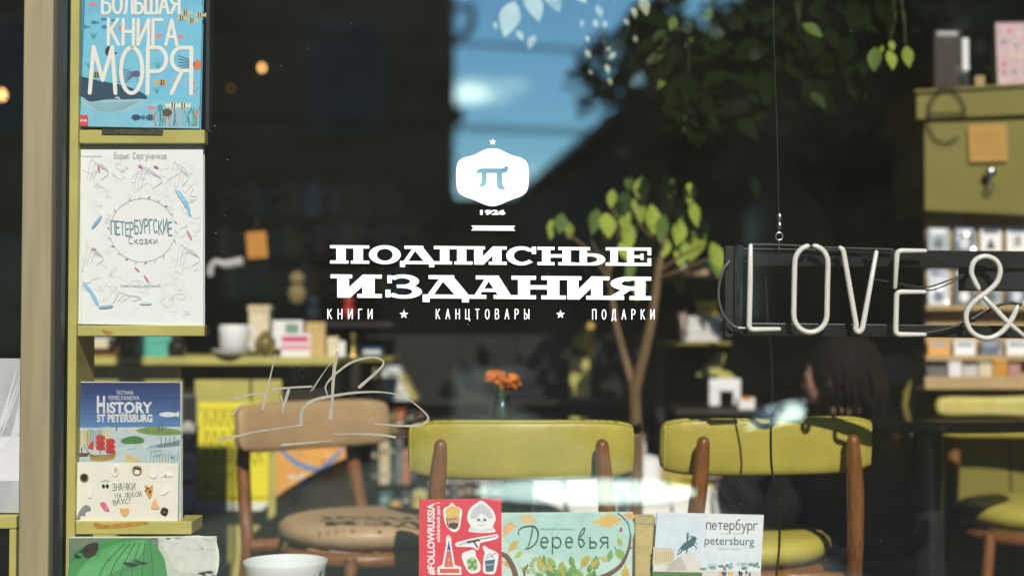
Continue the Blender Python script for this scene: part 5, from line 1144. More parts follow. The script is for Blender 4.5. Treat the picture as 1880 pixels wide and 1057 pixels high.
def ficus():
    Y = 1.24; b0 = P(1166, 900, Y); 
    t = thing('indoor_tree', 'forked indoor tree in a pot with sunlit yellow green leaves', 'tree', (b0.x, Y, 0))
    bk = mat('ficus_bark', S(138, 110, 74, .62), .7, var=.25, vs=30, bump=.3, bs=80, stretch=(1, 1, .3)); s = scale(Y); mb = MB()
    q = lambda x, y, d=0: P(x, y, Y + d)
    mb.tube(catmull([Vector((b0.x, Y, .25)), q(1168, 900), q(1168, 790), q(1164, 700)], 6), [13/s - .0002*i for i in range(19)], bk, 12)
    mb.tube(catmull([q(1165, 720), q(1180, 660, -.01), q(1196, 590, -.02), q(1206, 520), q(1214, 460), q(1222, 400), q(1215, 340)], 6), [11.5/s - .0003*i for i in range(37)], bk, 12)
    mb.tube(catmull([q(1164, 715), q(1148, 660, .02), q(1132, 600, .03), q(1126, 560, .03), q(1118, 500, .03), q(1140, 430, .02)], 6), [9/s - .00027*i for i in range(31)], bk, 10)
    tw = [((1208, 500), (1250, 470), (1290, 450)), ((1214, 450), (1180, 420), (1160, 380)), ((1220, 400), (1250, 380), (1265, 350)), ((1216, 350), (1200, 340), (1190, 330)), ((1122, 520), (1080, 460), (1030, 420)), ((1135, 440), (1130, 400), (1120, 375)), ((1118, 500), (1100, 470), (1085, 440)), ((1208, 510), (1240, 500), (1310, 470))]
    for a in tw: mb.tube(catmull([q(*a[0]), q(*a[1], -.04), q(*a[2], -.06)], 5), [.006 - .0004*i for i in range(11)], bk, 6)
    mb.build('trunk', t, smooth=60)
    mb = MB(); rr = random.Random(12)
    big = [(1140, 408, 62), (1196, 408, 62), (1235, 378, 66), (1262, 415, 60), (1112, 425, 64), (1150, 435, 58), (1180, 350, 48), (1222, 345, 52), (1268, 362, 54), (1125, 372, 46), (1155, 338, 34), (1285, 458, 70), (1306, 480, 66), (1250, 430, 50), (1218, 418, 46), (1032, 415, 44), (1012, 420, 32), (1044, 424, 30), (1098, 405, 40), (1250, 465, 54), (1225, 460, 40), (1160, 500, 44), (1180, 530, 36), (1140, 470, 50), (1205, 490, 40), (1270, 395, 46), (1165, 385, 44)]
    for (x, y, l) in big:
        L = l/s*rr.uniform(.8, 1.08); p = q(x, y - l*.55, rr.uniform(-.10, .06)); d = Vector((rr.uniform(-.35, .35), rr.uniform(-.45, -.05), -1))
        leaf_mesh(mb, p, d, L, L*rr.uniform(.5, .66), LEAF_Y if rr.random() < .68 else LEAF_G, rr.uniform(-.1, .35), up=Vector((rr.uniform(-.4, .4), -1, .5)))
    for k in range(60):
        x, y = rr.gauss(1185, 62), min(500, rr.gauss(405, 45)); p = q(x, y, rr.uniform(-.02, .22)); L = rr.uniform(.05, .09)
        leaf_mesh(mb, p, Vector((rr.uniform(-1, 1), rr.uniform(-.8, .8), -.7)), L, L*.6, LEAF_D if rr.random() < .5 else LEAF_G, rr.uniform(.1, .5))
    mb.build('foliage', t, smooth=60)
    mb = MB(); mb.lathe([(0, .001), (.13, .001), (.17, .28), (.175, .30), (.155, .30), (.15, .27), (0, .26)], (b0.x, Y, 0), mat('terracotta', S(150, 84, 56, .7), .8, var=.1), 32); mb.build('pot', t, smooth=50)
ficus()
def hanging_plants():
    rr = random.Random(21); sm = mat('vine_stem', (.06, .07, .025), .6)
    def vine(label, name, Y, anchors, leaves, lm):
        top = P(*anchors[0][0], Y); t = thing(name, label, 'plant', top)
        mb = MB(); zc = 3.29
        for a in anchors:
            pts = [P(x, y, Y) for x, y in a]; pts = [Vector((pts[0].x, Y, zc))] + pts; mb.tube(catmull(pts, 6), .0017, sm, 6)
        mb.build('stem', t, smooth=60); mb = MB(); s = scale(Y)
        for (x, y, l, dx, m) in leaves:
            p = P(x, y, Y + rr.uniform(-.06, .06)); leaf_mesh(mb, p, Vector((dx, rr.uniform(-.5, 0), -1)), l/s, l/s*.6, m, .1, up=Vector((rr.uniform(-.5, .5), -1, .5)))
        mb.build('foliage', t, smooth=60)
        px, pz = top.x, zc
        mb = MB(); mb.lathe([(.02, -.30), (.09, -.28), (.12, -.15), (.125, -.12), (.11, -.12), (.0, -.14)], (px, Y, pz), mat('black_pot', (.015, .015, .015), .5), 24); mb.build('pot', t, smooth=50)
    lv = [(945, 2, 66, -.3, LEAF_P), (968, -14, 62, .4, LEAF_P), (1002, -28, 56, .5, LEAF_P), (1052, -18, 36, 1.0, LEAF_P), (948, 56, 24, .6, LEAF_P), (982, 64, 30, -.4, LEAF_P), (1096, 10, 24, .3, LEAF_P), (1092, 36, 18, .2, LEAF_P), (1112, 38, 16, -.3, LEAF_P), (1162, 14, 22, .2, LEAF_P), (1178, -6, 34, .3, LEAF_P), (1068, 36, 14, 0, LEAF_P), (1076, 66, 14, .3, LEAF_P), (1075, 92, 16, .7, LEAF_P), (1122, 86, 12, -1.2, LEAF_P), (1130, 96, 18, -1.0, LEAF_P), (1112, 118, 18, .3, LEAF_P), (1082, 128, 10, .4, LEAF_P), (1116, 144, 14, .6, LEAF_P), (908, 40, 14, .2, LEAF_P), (1146, 34, 16, .5, LEAF_P), (1155, 60, 16, -.5, LEAF_P), (1165, 66, 12, .3, LEAF_P)]
    vine('trailing houseplant with pale leaves hanging before the mirrored sky', 'hanging_plant', .95, [((960, -60), (962, 0), (975, 60)), ((1100, -50), (1105, 40), (1116, 140)), ((1170, -40), (1165, 20), (1150, 60)), ((1010, -70), (1040, -30), (1070, 60))], lv, LEAF_P)
    lv = []
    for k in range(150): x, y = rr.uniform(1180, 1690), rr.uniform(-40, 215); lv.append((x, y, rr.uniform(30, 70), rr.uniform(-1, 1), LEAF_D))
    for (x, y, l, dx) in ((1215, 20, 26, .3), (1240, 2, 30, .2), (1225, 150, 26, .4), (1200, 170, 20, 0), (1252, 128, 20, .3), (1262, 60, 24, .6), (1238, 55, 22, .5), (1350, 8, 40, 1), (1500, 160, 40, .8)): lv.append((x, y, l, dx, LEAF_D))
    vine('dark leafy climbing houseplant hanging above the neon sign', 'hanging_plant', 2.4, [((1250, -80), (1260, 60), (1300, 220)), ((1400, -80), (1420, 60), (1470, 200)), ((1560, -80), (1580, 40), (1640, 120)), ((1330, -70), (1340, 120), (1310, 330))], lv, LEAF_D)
    lv = []
    for k in range(38):
        x, y = rr.uniform(1165, 1330), rr.uniform(-60, 235)
        if x > 1165 + max(0, y - 60)*.25: lv.append((x, y, rr.uniform(16, 40), rr.uniform(-3, 3), LEAF_D if rr.random() < .85 else LEAF_G))
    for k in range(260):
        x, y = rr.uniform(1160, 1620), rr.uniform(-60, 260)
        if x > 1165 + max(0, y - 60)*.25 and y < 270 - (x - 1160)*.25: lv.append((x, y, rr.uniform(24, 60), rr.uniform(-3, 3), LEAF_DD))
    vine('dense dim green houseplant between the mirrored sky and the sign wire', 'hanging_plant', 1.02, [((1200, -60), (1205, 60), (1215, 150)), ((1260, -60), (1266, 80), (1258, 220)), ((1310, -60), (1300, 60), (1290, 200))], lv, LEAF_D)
    lv = [(1472, 44, 44, 1.5, LEAF_G), (1607, 86, 44, -.1, LEAF_G), (1632, 92, 38, .1, LEAF_Y), (1634, 74, 22, .2, LEAF_Y), (1663, 84, 38, .15, LEAF_Y), (1620, 84, 14, -.3, LEAF_Y), (1487, 170, 40, .9, LEAF_D)]
    vine('thin vine with a few sunlit leaves to the side of the sign wire', 'hanging_plant', .92, [((1640, -60), (1645, 20), (1634, 76)), ((1470, -60), (1462, 0), (1466, 44)), ((1655, -60), (1660, 20), (1662, 80))], lv, LEAF_G)
hanging_plants()
# ------------------------------------------------------------------ furniture and goods deeper in the shop
def pbox(mb, x0, y0, x1, y1, Y, depth, m):   # box whose front face fills a pixel rectangle at depth Y
    a, b = P(x0, y1, Y), P(x1, y0, Y); return mb.box(min(a.x, b.x), max(a.x, b.x), Y, Y + depth, a.z, P(x0, y0, Y).z, m)
def counter():
    Y = 1.45; t = thing('shop_counter', 'olive counter with a long top shelf behind the tan chair', 'counter', (P(380, 700, Y).x, Y, 0))
    mb = MB(); pbox(mb, 100, 655, 618, 670, Y, .42, OLIVE); mb.build('counter_top', t, bevel=.003)
    for x0, x1 in ((120, 338), (362, 462), (466, 520)):
        mb = MB(); a, b = P(x0, 0, Y + .06).x, P(x1, 0, Y + .06).x; mb.box(a, b, Y + .06, Y + .08, .03, P(0, 697, Y + .06).z, OLIVE); mb.build('front_panel', t, bevel=.002)
    mb = MB(); mb.box(P(110, 0, Y).x, P(600, 0, Y).x, Y + .10, Y + .40, 0.002, P(0, 672, Y).z, DARKWOOD); mb.build('carcass', t)
counter()
def simple(name, label, cat, rect, Y, depth, parts, group=None, bevel=.003):
    """thing of stacked pixel-rect boxes: parts = [(part name, rect, dY, depth, material)]"""
    x0, y0, x1, y1 = rect; o = P((x0 + x1)/2, y1, Y); t = thing(name, label, cat, o, group)
    for (pn, r, dy, dp, m) in parts:
        mb = MB(); pbox(mb, *r, Y + dy, dp, m); mb.build(pn, t, bevel=bevel)
    return t
def lathe_thing(name, label, cat, cx, yb, Y, parts, group=None):
    """parts: (name, [(r px, y px)...], material) turned about the vertical through cx"""
    c = P(cx, yb, Y); s = scale(Y); t = thing(name, label, cat, c, group)
    for pn, prof, m in parts:
        mb = MB(); mb.lathe([(r/s, (yb - y)/s) for r, y in prof], c, m, 28); mb.build(pn, t, smooth=50)
    return t
YC = 1.50
teal = mat('teal_board', S(96, 196, 176, .8), .6); pink = mat('pink_board', S(226, 60, 120, .85), .6); bluem = mat('blue_board', S(24, 96, 150, .8), .6); gold = mat('gilt', (.5, .38, .12), .3, .7, var=.2)
cream = mat('cream_card', S(236, 222, 186, .85), .7); caramel = mat('caramel_board', S(214, 182, 120, .85), .7); orange = mat('orange_board', S(238, 140, 50, .85), .7); red = mat('red_board', S(190, 56, 52, .8), .6)
simple('gift_box', 'teal gift box on the counter just behind the white sketched book', 'box', (256, 616, 312, 655), YC, .1, [('box_body', (256, 626, 312, 655), 0, .10, teal), ('lid', (254, 616, 314, 626), -.003, .106, mat('teal_lid', S(110, 208, 190, .8), .6))])
for cx, lab in ((236, 'dark round pot with a glint, on the counter beside the teal gift box'), (325, 'dark round pot with a glint, between the teal gift box and white mug')):
    lathe_thing('jar', lab, 'jar', cx, 655, YC - .02, [('jar_body', [(0, 655), (12, 655), (17, 648), (18, 636), (14, 626), (9, 623), (0, 623)], mat('dark_glaze', (.02, .018, .014), .08, coat=.5)), ('lid', [(10, 622.8), (9, 616), (3, 613), (2, 610), (0, 610)], mat('dark_glaze_lid', (.05, .03, .02), .1, coat=.5))])
simple('wooden_tray', 'brown wooden tray at the very end of the counter', 'tray', (152, 636, 214, 655), YC, .15, [('tray_base', (152, 648, 214, 655), 0, .15, TEAK), ('rim', (150, 640, 156, 650), -.002, .154, TEAK), ('rim', (210, 640, 216, 650), -.002, .154, TEAK)])
simple('box', 'small cream carton of pale goods above the brown tray', 'box', (160, 620, 200, 640), YC + .04, .05, [('box_body', (162, 626, 198, 640), 0, .06, cream), ('lid', (160, 620, 200, 626), -.002, .064, WHITE)])
t = lathe_thing('mug', 'white mug lying open beside a saucer on the counter', 'mug', 430, 640, YC - .03, [('mug_body', [(0, 640), (22, 640), (27, 634), (28, 600), (26, 596), (24, 600), (23, 632), (0, 634)], WHITE), ])
mb = MB(); c = P(459, 618, YC - .03); mb.tube([c + Vector((-.004 + .022*math.cos(R(a)), 0, .026*math.sin(R(a)))) for a in range(-100, 101, 20)], .005, WHITE, 8); mb.build('handle', t, smooth=60)
lathe_thing('saucer', 'stack like white saucer under the white mug', 'saucer', 425, 655, YC - .03, [('saucer_body', [(0, 655), (24, 655), (36, 645), (37, 641), (34, 642), (24, 650), (0, 650)], WHITE)])
simple('toilet_roll_box', 'tall cream box standing behind the gold bauble', 'box', (456, 560, 494, 640), YC + .14, .06, [('box_body', (456, 572, 494, 645), 0, .06, cream), ('lid', (454, 560, 496, 572), -.002, .064, mat('cream_lid', S(222, 206, 166, .85), .7))])
t = lathe_thing('bauble', 'gold glass bauble with a white glint on the counter', 'bauble', 487, 655, YC - .04, [('bauble_ball', [(0, 655), (10, 652), (18, 643), (21, 632), (18, 621), (10, 613), (4, 611)], mat('gold_glass', (.42, .34, .12), .05, .6, coat=.6)), ('cap', [(5, 611.5), (5, 606), (0, 606)], gold)])
simple('greeting_card', 'pink and white greeting card standing on the counter', 'card', (515, 612, 570, 655), YC - .02, .008, [('card_sheet', (515, 612, 570, 655), 0, .004, WHITE), ('pink_band', (518, 617, 566, 627), -.0015, .0012, pink), ('pink_band', (516, 632, 568, 642), -.0015, .0012, mat('pale_pink', S(240, 170, 190, .85), .6))])
simple('picture_card', 'white card with a green and pink print behind the pink greeting card', 'card', (500, 584, 558, 640), YC + .05, .008, [('card_sheet', (500, 588, 556, 640), 0, .004, WHITE), ('print', (524, 594, 548, 618), -.0015, .0012, mat('grey_green_print', S(130, 160, 140, .8), .6))])
simple('book', 'caramel cloth book standing behind the pink greeting card', 'book', (560, 591, 597, 655), YC + .03, .03, [('cover', (560, 591, 597, 655), 0, .003, caramel), ('page_block', (562, 593, 596, 654), .0032, .02, PAGES), ('cover', (560, 591, 597, 655), .0235, .003, caramel)])
simple('folded_card', 'crumpled cream folded card beside the caramel book', 'card', (596, 612, 634, 655), YC + .02, .02, [('card_sheet', (600, 618, 622, 655), 0, .003, cream), ('card_sheet', (610, 626, 634, 655), .006, .003, WHITE)])
lathe_thing('candlestick', 'thin gilt candlestick at the end of the counter', 'candlestick', 648, 655, YC + .1, [('stem', [(0, 655), (9, 655), (8, 650), (3, 645), (3, 622), (5, 618), (4, 612), (0, 612)], gold)])
simple('book', 'blue book lying at the dark end of the counter shelf', 'book', (664, 638, 700, 655), YC + .12, .1, [('cover', (664, 638, 700, 642), 0, .1, bluem), ('page_block', (666, 642.5, 699, 651), .002, .096, PAGES), ('cover', (664, 651.5, 700, 655), 0, .1, bluem)])
simple('shelf_board', 'dark shelf board carrying the end of the counter goods', 'shelf', (600, 655, 720, 664), YC + .1, .3, [('board', (640, 656, 722, 664), 0, .3, OLIVE_D), ('bracket', (690, 665, 700, 700), .1, .02, BLACK)])
# figures behind the counter
for i, (cx, yb, h, r, m, lab) in enumerate(((545, 560, 60, 18, mat('khaki_plush', S(150, 136, 90, .7), .9, bump=.5), 'khaki knitted toy figure on the upper back shelf'), (575, 590, 44, 13, mat('navy_plush', S(30, 46, 66, .7), .9), 'navy toy figure beside the khaki one'), (640, 585, 40, 12, red, 'red toy figure at the end of the back shelf'))):
    Y = 2.0; c = P(cx, yb, Y); s = scale(Y); t = thing('toy_figure', lab, 'toy', c, 'toy figures on the back shelf')
    mb = MB(); mb.ball(c + Vector((0, 0, h*.32/s)), (r*.95/s, r*.8/s, h*.34/s), m, 14, 10, lump=.05); mb.build('body', t, smooth=60)
    mb = MB(); mb.ball(c + Vector((0, 0, h*.8/s)), r*.8/s, m, 14, 10, lump=.04); mb.build('head', t, smooth=60)
simple('back_shelf', 'dim shelf with small toys above the counter', 'shelf', (500, 592, 720, 600), 1.95, .2, [('board', (490, 592, 720, 600), 0, .25, DARKWOOD), ('bracket', (520, 601, 528, 640), .05, .02, BLACK)])
# posters on the counter front
def poster(name, label, q, Y, base, yaw=0):
    pl = Plane((q[0][0] + q[2][0])/2, q[2][1], Y, 0.0, yaw); pts = [pl.at(*p) for p in q]; t = thing(name, label, 'poster', (pts[2] + pts[3])/2)
    mb = MB(); mb.hexa(pts, -pl.n*.0012, base); mb.build('sheet', t); return t, Art(pl)
yl = mat('yellow_poster', S(240, 228, 60, .95), .6, var=.03)
t, A = poster('poster', 'yellow poster with dark writing on the olive panel behind the tan chair', [(366, 738), (494, 738), (492, 937), (362, 936)], 1.44, yl)
yk = ink(104, 92, 34); rr = random.Random(1)
for r_, (y, h) in enumerate(((782, 26), (818, 28), (852, 28))):
    for k in range(7):
        x = 374 + k*16; A.line([(x, y), (x + 3, y - h), (x + 9, y - h*rr.uniform(.5, 1)), (x + 8, y - h*.4), (x + 12, y)], 2.2, yk, False)
A.line([(366, 752), (493, 752)], 1.6, yk)
for k in range(2): A.ell(378 + k*10, 893, 4, 7, yk); A.ell(378 + k*10, 893, 2, 5, yl)
for k in range(30): A.line([(368 + k*4.1, 917), (370 + k*4.1, 913)], 1.2, yk)
A.line([(366, 911), (492, 911)], 1.2, yk); A.poly([(362, 921), (492, 922), (492, 936), (362, 935)], ink(236, 238, 230)); A.build('poster_print', t)
t, A = poster('poster', 'orange poster crossed by blue brush strokes behind the tan chair', [(506, 815), (656, 816), (652, 1010), (506, 1010)], 1.43, mat('orange_poster', S(240, 176, 92, .9), .6, var=.1, vs=12))
rr = random.Random(5); bb = ink(112, 150, 196)
for k in range(70):
    x, y = rr.uniform(520, 640), rr.uniform(826, 995); A.ell(x, y, rr.uniform(4, 14), rr.uniform(2, 5), ink(*rr.choice(((246, 210, 150), (226, 130, 70), (236, 220, 200), (200, 160, 150), (242, 160, 40)))), rr.uniform(-40, 20), 8)
A.line([(512, 822), (540, 846), (566, 858), (590, 862)], (7, 9, 10, 8), bb, True); A.line([(630, 822), (606, 846), (578, 874), (556, 892), (540, 926)], (4, 8, 12, 9, 4), bb, True); A.line([(636, 836), (648, 856), (654, 880)], 6, bb, True); A.line([(512, 1000), (560, 980), (600, 960)], 8, bb, True)
A.build('poster_print', t)
t, A = poster('poster', 'narrow black and white magazine sheet with a red stripe beside the yellow poster', [(333, 724), (361, 724), (360, 938), (333, 938)], 1.38, mat('grey_sheet', S(120, 120, 118, .8), .6, var=.4, vs=18))
A.poly([(334, 728), (360, 728), (360, 776), (334, 776)], ink(40, 40, 42)); A.ell(345, 790, 12, 18, ink(190, 188, 182)); A.poly([(334, 832), (360, 832), (360, 936), (334, 936)], ink(216, 216, 212)); A.poly([(334, 880), (360, 880), (360, 888), (334, 888)], ink(190, 50, 60))
for k in range(5): A.line([(338, 846 + k*6), (356, 846 + k*6)], 1.6, ink(120, 120, 120))
A.build('poster_print', t)
simple('storage_bin', 'white storage bin low behind the tan chair and bowl', 'bin', (600, 1015, 690, 1090), 1.25, .2, [('bin_body', (604, 1024, 688, 1100), 0, .2, WHITE), ('rim', (600, 1016, 692, 1024), -.004, .208, mat('grey_white', (.6, .6, .58), .6))])

# ------------------------------------------------------------------ standing books on the back shelves
NAMES = {'cream': (214, 200, 160), 'salmon': (206, 130, 96), 'white': (226, 226, 220), 'dark green': (26, 48, 36), 'rust': (170, 84, 46), 'navy': (24, 36, 58), 'grey': (120, 120, 120), 'black': (18, 18, 18), 'straw': (206, 190, 110), 'teal': (60, 120, 124), 'maroon': (90, 28, 34), 'pale blue': (170, 200, 220), 'olive': (110, 110, 44), 'pink': (214, 140, 160), 'brown': (88, 62, 42), 'mustard': (226, 164, 40)}
def spines(shelf, group, Y, yb, items, x, depth=.15):
    """items: (colour, width px, height px, lean px)"""
    for i, (cname, w, h, lean) in enumerate(items):
        m = mat('cloth_' + cname.replace(' ', '_'), S(*NAMES[cname], .8), .6, var=.08); c0_ = P(x + w/2, yb, Y)
        nb = [items[j][0] for j in (i - 1, i + 1) if 0 <= j < len(items)]
        side = ('first, before the %s one' if i == 0 else 'last, after the %s one') % nb[0] if len(nb) == 1 else 'between %s and %s ones' % tuple(nb)
        t = thing('book', '%s book %s, %s' % (cname, side, shelf), 'book', c0_, group)
        q = lambda a, b, d=0: P(a, b, Y + d)
        pts = [P(x + lean, yb - h, Y), P(x + w - .6 + lean, yb - h, Y), P(x + w - .6, yb, Y), P(x, yb, Y)]
        dv = Vector((0, depth, 0)); u = (pts[1] - pts[0])*.12
        mb = MB(); bulge = Vector((0, -.004, 0)); n = 5; top = []; bot = []
        for k in range(n + 1): f = k/n; bl = bulge*math.sin(math.pi*f); top.append(pts[0].lerp(pts[1], f) + bl); bot.append(pts[3].lerp(pts[2], f) + bl)
        out = top + [pts[1] + dv, pts[1] + dv - u, pts[1] - u + Vector((0, .004, 0)), pts[0] + u + Vector((0, .004, 0)), pts[0] + u + dv, pts[0] + dv]
        low = bot + [pts[2] + dv, pts[2] + dv - u, pts[2] - u + Vector((0, .004, 0)), pts[3] + u + Vector((0, .004, 0)), pts[3] + u + dv, pts[3] + dv]
        k = len(out); mb.add(out + low, [tuple(range(k)), tuple(range(2*k - 1, k - 1, -1))] + [(i_, (i_ + 1) % k, (i_ + 1) % k + k, i_ + k) for i_ in range(k)], m); mb.build('cover', t)
        z = (pts[0] - pts[3])*.03; e = Vector((0, .005, 0))
        mb = MB(); mb.hexa([pts[0] + u*1.04 + e - z, pts[1] - u*1.04 + e - z, pts[2] - u*1.04 + e + z, pts[3] + u*1.04 + e + z], Vector((0, depth - .012, 0)), PAGES); mb.build('page_block', t)
        if w > 9:
            lc = ink(*((224, 214, 180) if sum(NAMES[cname]) < 330 else (70, 60, 50))); mb = MB(); b_ = Vector((0, -.0045, 0))
            for f0, f1 in ((.74, .80), (.70, .72), (.2, .23)):
                p = lambda fx, f: pts[3].lerp(pts[2], fx).lerp(pts[0].lerp(pts[1], fx), f) + b_
                mb.add([p(.25, f0), p(.75, f0), p(.75, f1), p(.25, f1)], [(0, 1, 2, 3)], lc)
            mb.build('spine_label', t)
        x += w
def shelf_unit(label, x0, x1, Y, ys, depth=.22):
    t = thing('bookcase', label, 'bookcase', (P((x0 + x1)/2, 0, Y).x, Y, 0))
    for y in ys: mb = MB(); mb.box(P(x0, y, Y).x, P(x1, y, Y).x, Y - .01, Y + depth, P(0, y + 6, Y).z, P(0, y, Y).z - .0005, DARKWOOD); mb.build('shelf', t)
    for x in (x0, x1): mb = MB(); a = P(x, 0, Y).x; mb.box(a - .012, a + .012, Y - .012, Y + depth, .002, P(0, min(ys) - 120, Y).z, DARKWOOD); mb.build('side_panel', t)
    mb = MB(); mb.box(P(x0, 0, Y).x, P(x1, 0, Y).x, Y + depth + .001, Y + depth + .02, .002, P(0, min(ys) - 120, Y).z, ROOM); mb.build('back_panel', t)
shelf_unit('dark bookcase of small shelves behind the tan and middle chairs', 655, 1210, 2.05, (735, 798, 892, 960))
spines('past the counter end', 'leaning pale books on the bookcase', 2.0, 734, [('cream', 16, 58, -4), ('white', 12, 54, -6), ('pale blue', 10, 60, -10), ('white', 26, 62, -22), ('straw', 12, 46, -26)], 690)
spines('under the pale leaning books', 'small books on the second bookcase shelf', 2.0, 797, [('dark green', 20, 40, 0), ('olive', 16, 44, 0), ('rust', 18, 46, 0), ('black', 22, 40, 0), ('maroon', 14, 38, 0)], 690)
spines('by the green backrest', 'tall books on the third bookcase shelf', 1.95, 888, [('black', 16, 70, 0), ('cream', 20, 78, 0), ('dark green', 10, 80, 0), ('grey', 14, 86, 0), ('salmon', 12, 60, 0), ('navy', 12, 72, 0)], 680)
spines('under the backrest', 'dark books under the middle chair back', 1.95, 956, [('teal', 22, 52, 8), ('mustard', 22, 34, 6), ('navy', 24, 50, 0), ('straw', 26, 54, 0), ('dark green', 16, 66, 0), ('black', 30, 70, 0), ('grey', 10, 72, 0), ('brown', 14, 70, 0), ('maroon', 14, 74, 0), ('black', 16, 70, 0), ('white', 8, 78, 0), ('grey', 14, 72, 0), ('navy', 14, 70, 0), ('black', 22, 66, 0), ('grey', 12, 72, 0)], 690)

# ------------------------------------------------------------------ low display table with white stacks behind the chairs
def display_table():
    Y = 1.35; t = thing('display_table', 'low pale display table under the white book stacks', 'table', (P(1130, 0, Y + .3).x, Y + .3, 0))
    z = P(0, 946, Y).z; mb = MB(); mb.box(P(930, 0, Y).x, P(1400, 0, Y).x, Y, Y + .6, z - .03, z, WHITE); mb.build('table_top', t, bevel=.003)
    for x in (940, 1390):
        for d in (.04, .56): mb = MB(); a = P(x, 0, Y).x; mb.box(a - .02, a + .02, Y + d - .02, Y + d + .02, .002, z - .031, OLIVE); mb.build('leg', t)
display_table()
def flat_stack(where, group, Y, yb, x0, x1, hs, covers, depth=.2):
    y = yb; n = len(hs)
    for i, h in enumerate(hs):
        dx = random.uniform(-3, 3); m = covers[i % len(covers)]; pos = 'lowest' if i == 0 else ('topmost' if i == n - 1 else ('second lowest' if i == 1 else ('second highest' if i == n - 2 else 'layer %s' % ('three', 'four', 'five', 'six', 'seven')[i - 2])))
        c = P((x0 + x1)/2, y, Y); t = thing('book', 'book, %s in white stack %s' % (pos, where), 'book', c, group)
        a, b = P(x0 + dx, y, Y), P(x1 + dx, y - h + .35, Y); th = (b.z - a.z); cv = min(.003, th*.2)
        mb = MB(); mb.box(a.x, b.x, Y, Y + depth, a.z, a.z + cv, m); mb.box(a.x, b.x, Y, Y + depth, b.z - cv, b.z, m); mb.box(a.x, a.x + .003, Y + .0005, Y + depth - .0005, a.z + cv + .0001, b.z - cv - .0001, m); mb.build('cover', t, bevel=.0008)
        mb = MB(); mb.box(a.x + .0032, b.x - .003, Y + .003, Y + depth - .003, a.z + cv + .0001, b.z - cv - .0001, PAGES); mb.build('page_block', t); y -= h
gm = mat('pale_grey_cover', (.62, .64, .66), .5); pg = mat('pale_green_cover', S(196, 214, 206, .85), .5); yc = mat('yellow_cover', S(236, 214, 70, .9), .5)
flat_stack('beside the leg post of the chair under the sign', 'white stack beside the chair post', 1.36, 946, 1313, 1382, (10, 9, 10, 9, 10, 10), (WHITE, gm, WHITE, gm))
flat_stack('with a yellow top', 'white stack with a yellow top', 1.40, 946, 1236, 1312, (17, 16, 15, 9), (WHITE, WHITE, WHITE, yc))
flat_stack('under the white pot', 'broad low white stack', 1.40, 946, 1120, 1236, (16, 14, 12), (WHITE, pg, WHITE), .26)
flat_stack('behind the mint tree book', 'white stack behind the tree book', 1.40, 946, 1040, 1118, (14, 13, 14, 12, 14), (WHITE, gm, WHITE), .24)
flat_stack('nearest the red sticker book', 'white stack next to the sticker book', 1.42, 946, 962, 1038, (14, 12, 14, 12), (gm, WHITE, WHITE), .24)
lathe_thing('pot', 'white ceramic pot with a spoon on the broad low stack', 'pot', 1188, 904, 1.46, [('pot_body', [(0, 904), (25, 904), (26, 850), (24, 844), (22, 850), (21, 880), (0, 890)], WHITE), ('lid', [(24, 843.8), (20, 838), (6, 834), (0, 833)], mat('pot_lid', (.7, .68, .62), .3))])
t = thing('bottle', 'small pale bottle standing behind the white pot', 'bottle', P(1178, 838, 1.55)); s_ = scale(1.55); c_ = P(1178, 842, 1.55)
mb = MB(); mb.lathe([(0, 0), (9/s_, 0), (9/s_, 26/s_), (5/s_, 34/s_), (5/s_, 40/s_), (0, 40/s_)], c_, mat('frosted', (.5, .45, .42), .3), 20); mb.build('bottle_body', t, smooth=50)
mb = MB(); mb.lathe([(6/s_, 38.5/s_), (6/s_, 46/s_), (0, 46/s_)], c_, mat('bottle_cap', (.35, .25, .2), .5), 20); mb.build('cap', t, smooth=40)
simple('box', 'kraft and yellow box behind the post of the chair under the sign', 'box', (1210, 845, 1275, 905), 1.75, .15, [('box_body', (1212, 852, 1275, 946), 0, .15, mat('khaki_board', S(190, 168, 92, .8), .7)), ('lid', (1209, 844, 1278, 853), -.004, .158, KRAFT)])
spines('behind the chair under the sign', 'dark books below the sign chair', 1.9, 884, [('pink', 20, 34, 0), ('navy', 20, 38, 0), ('maroon', 22, 30, 0), ('black', 18, 36, 0)], 1290)
# ------------------------------------------------------------------ middle and right depth
yel = mat('lamp_yellow', S(236, 196, 70, .9), .45, var=.05)
Y = 2.12; s_ = scale(Y); b_ = P(1066, 734.5, Y); t = thing('desk_lamp', 'yellow bent desk lamp catching the sun on the bookcase left of the forked tree', 'lamp', b_)
mb = MB(); mb.lathe([(0, .0005), (14/s_, .0005), (14/s_, 4/s_), (3/s_, 7/s_), (0, 7/s_)], b_, OLIVE_D, 24); mb.build('base', t, smooth=50)
mb = MB(); mb.tube(catmull([b_ + Vector((0, 0, 5/s_)), P(1070, 700, Y), P(1062, 664, Y), P(1072, 630, Y)], 6), 3/s_, OLIVE_D, 8); mb.build('arm', t, smooth=60)
mb = MB(); c1, c2 = P(1088, 592, Y), P(1066, 642, Y); mb.tube([c1, c1.lerp(c2, .2), c1.lerp(c2, .5), c1.lerp(c2, .8), c2], [6/s_, 10/s_, 17/s_, 22/s_, 24/s_], yel, 20); mb.build('lamp_shade', t, smooth=50)
simple('book', 'olive bound book propped upright below the yellow lamp', 'book', (1046, 655, 1082, 730), 2.02, .04, [('cover', (1046, 655, 1082, 730), 0, .004, OLIVE), ('page_block', (1048, 657, 1081, 729), .0042, .03, PAGES), ('cover', (1046, 655, 1082, 730), .0345, .004, OLIVE)])
simple('shelf_board', 'pale wooden wall shelf cut across by the end of the sign', 'shelf', (1236, 492, 1345, 512), 1.7, .2, [('board', (1232, 494, 1345, 505), 0, .2, KRAFT), ('bracket', (1320, 506, 1326, 540), .03, .02, BLACK)])
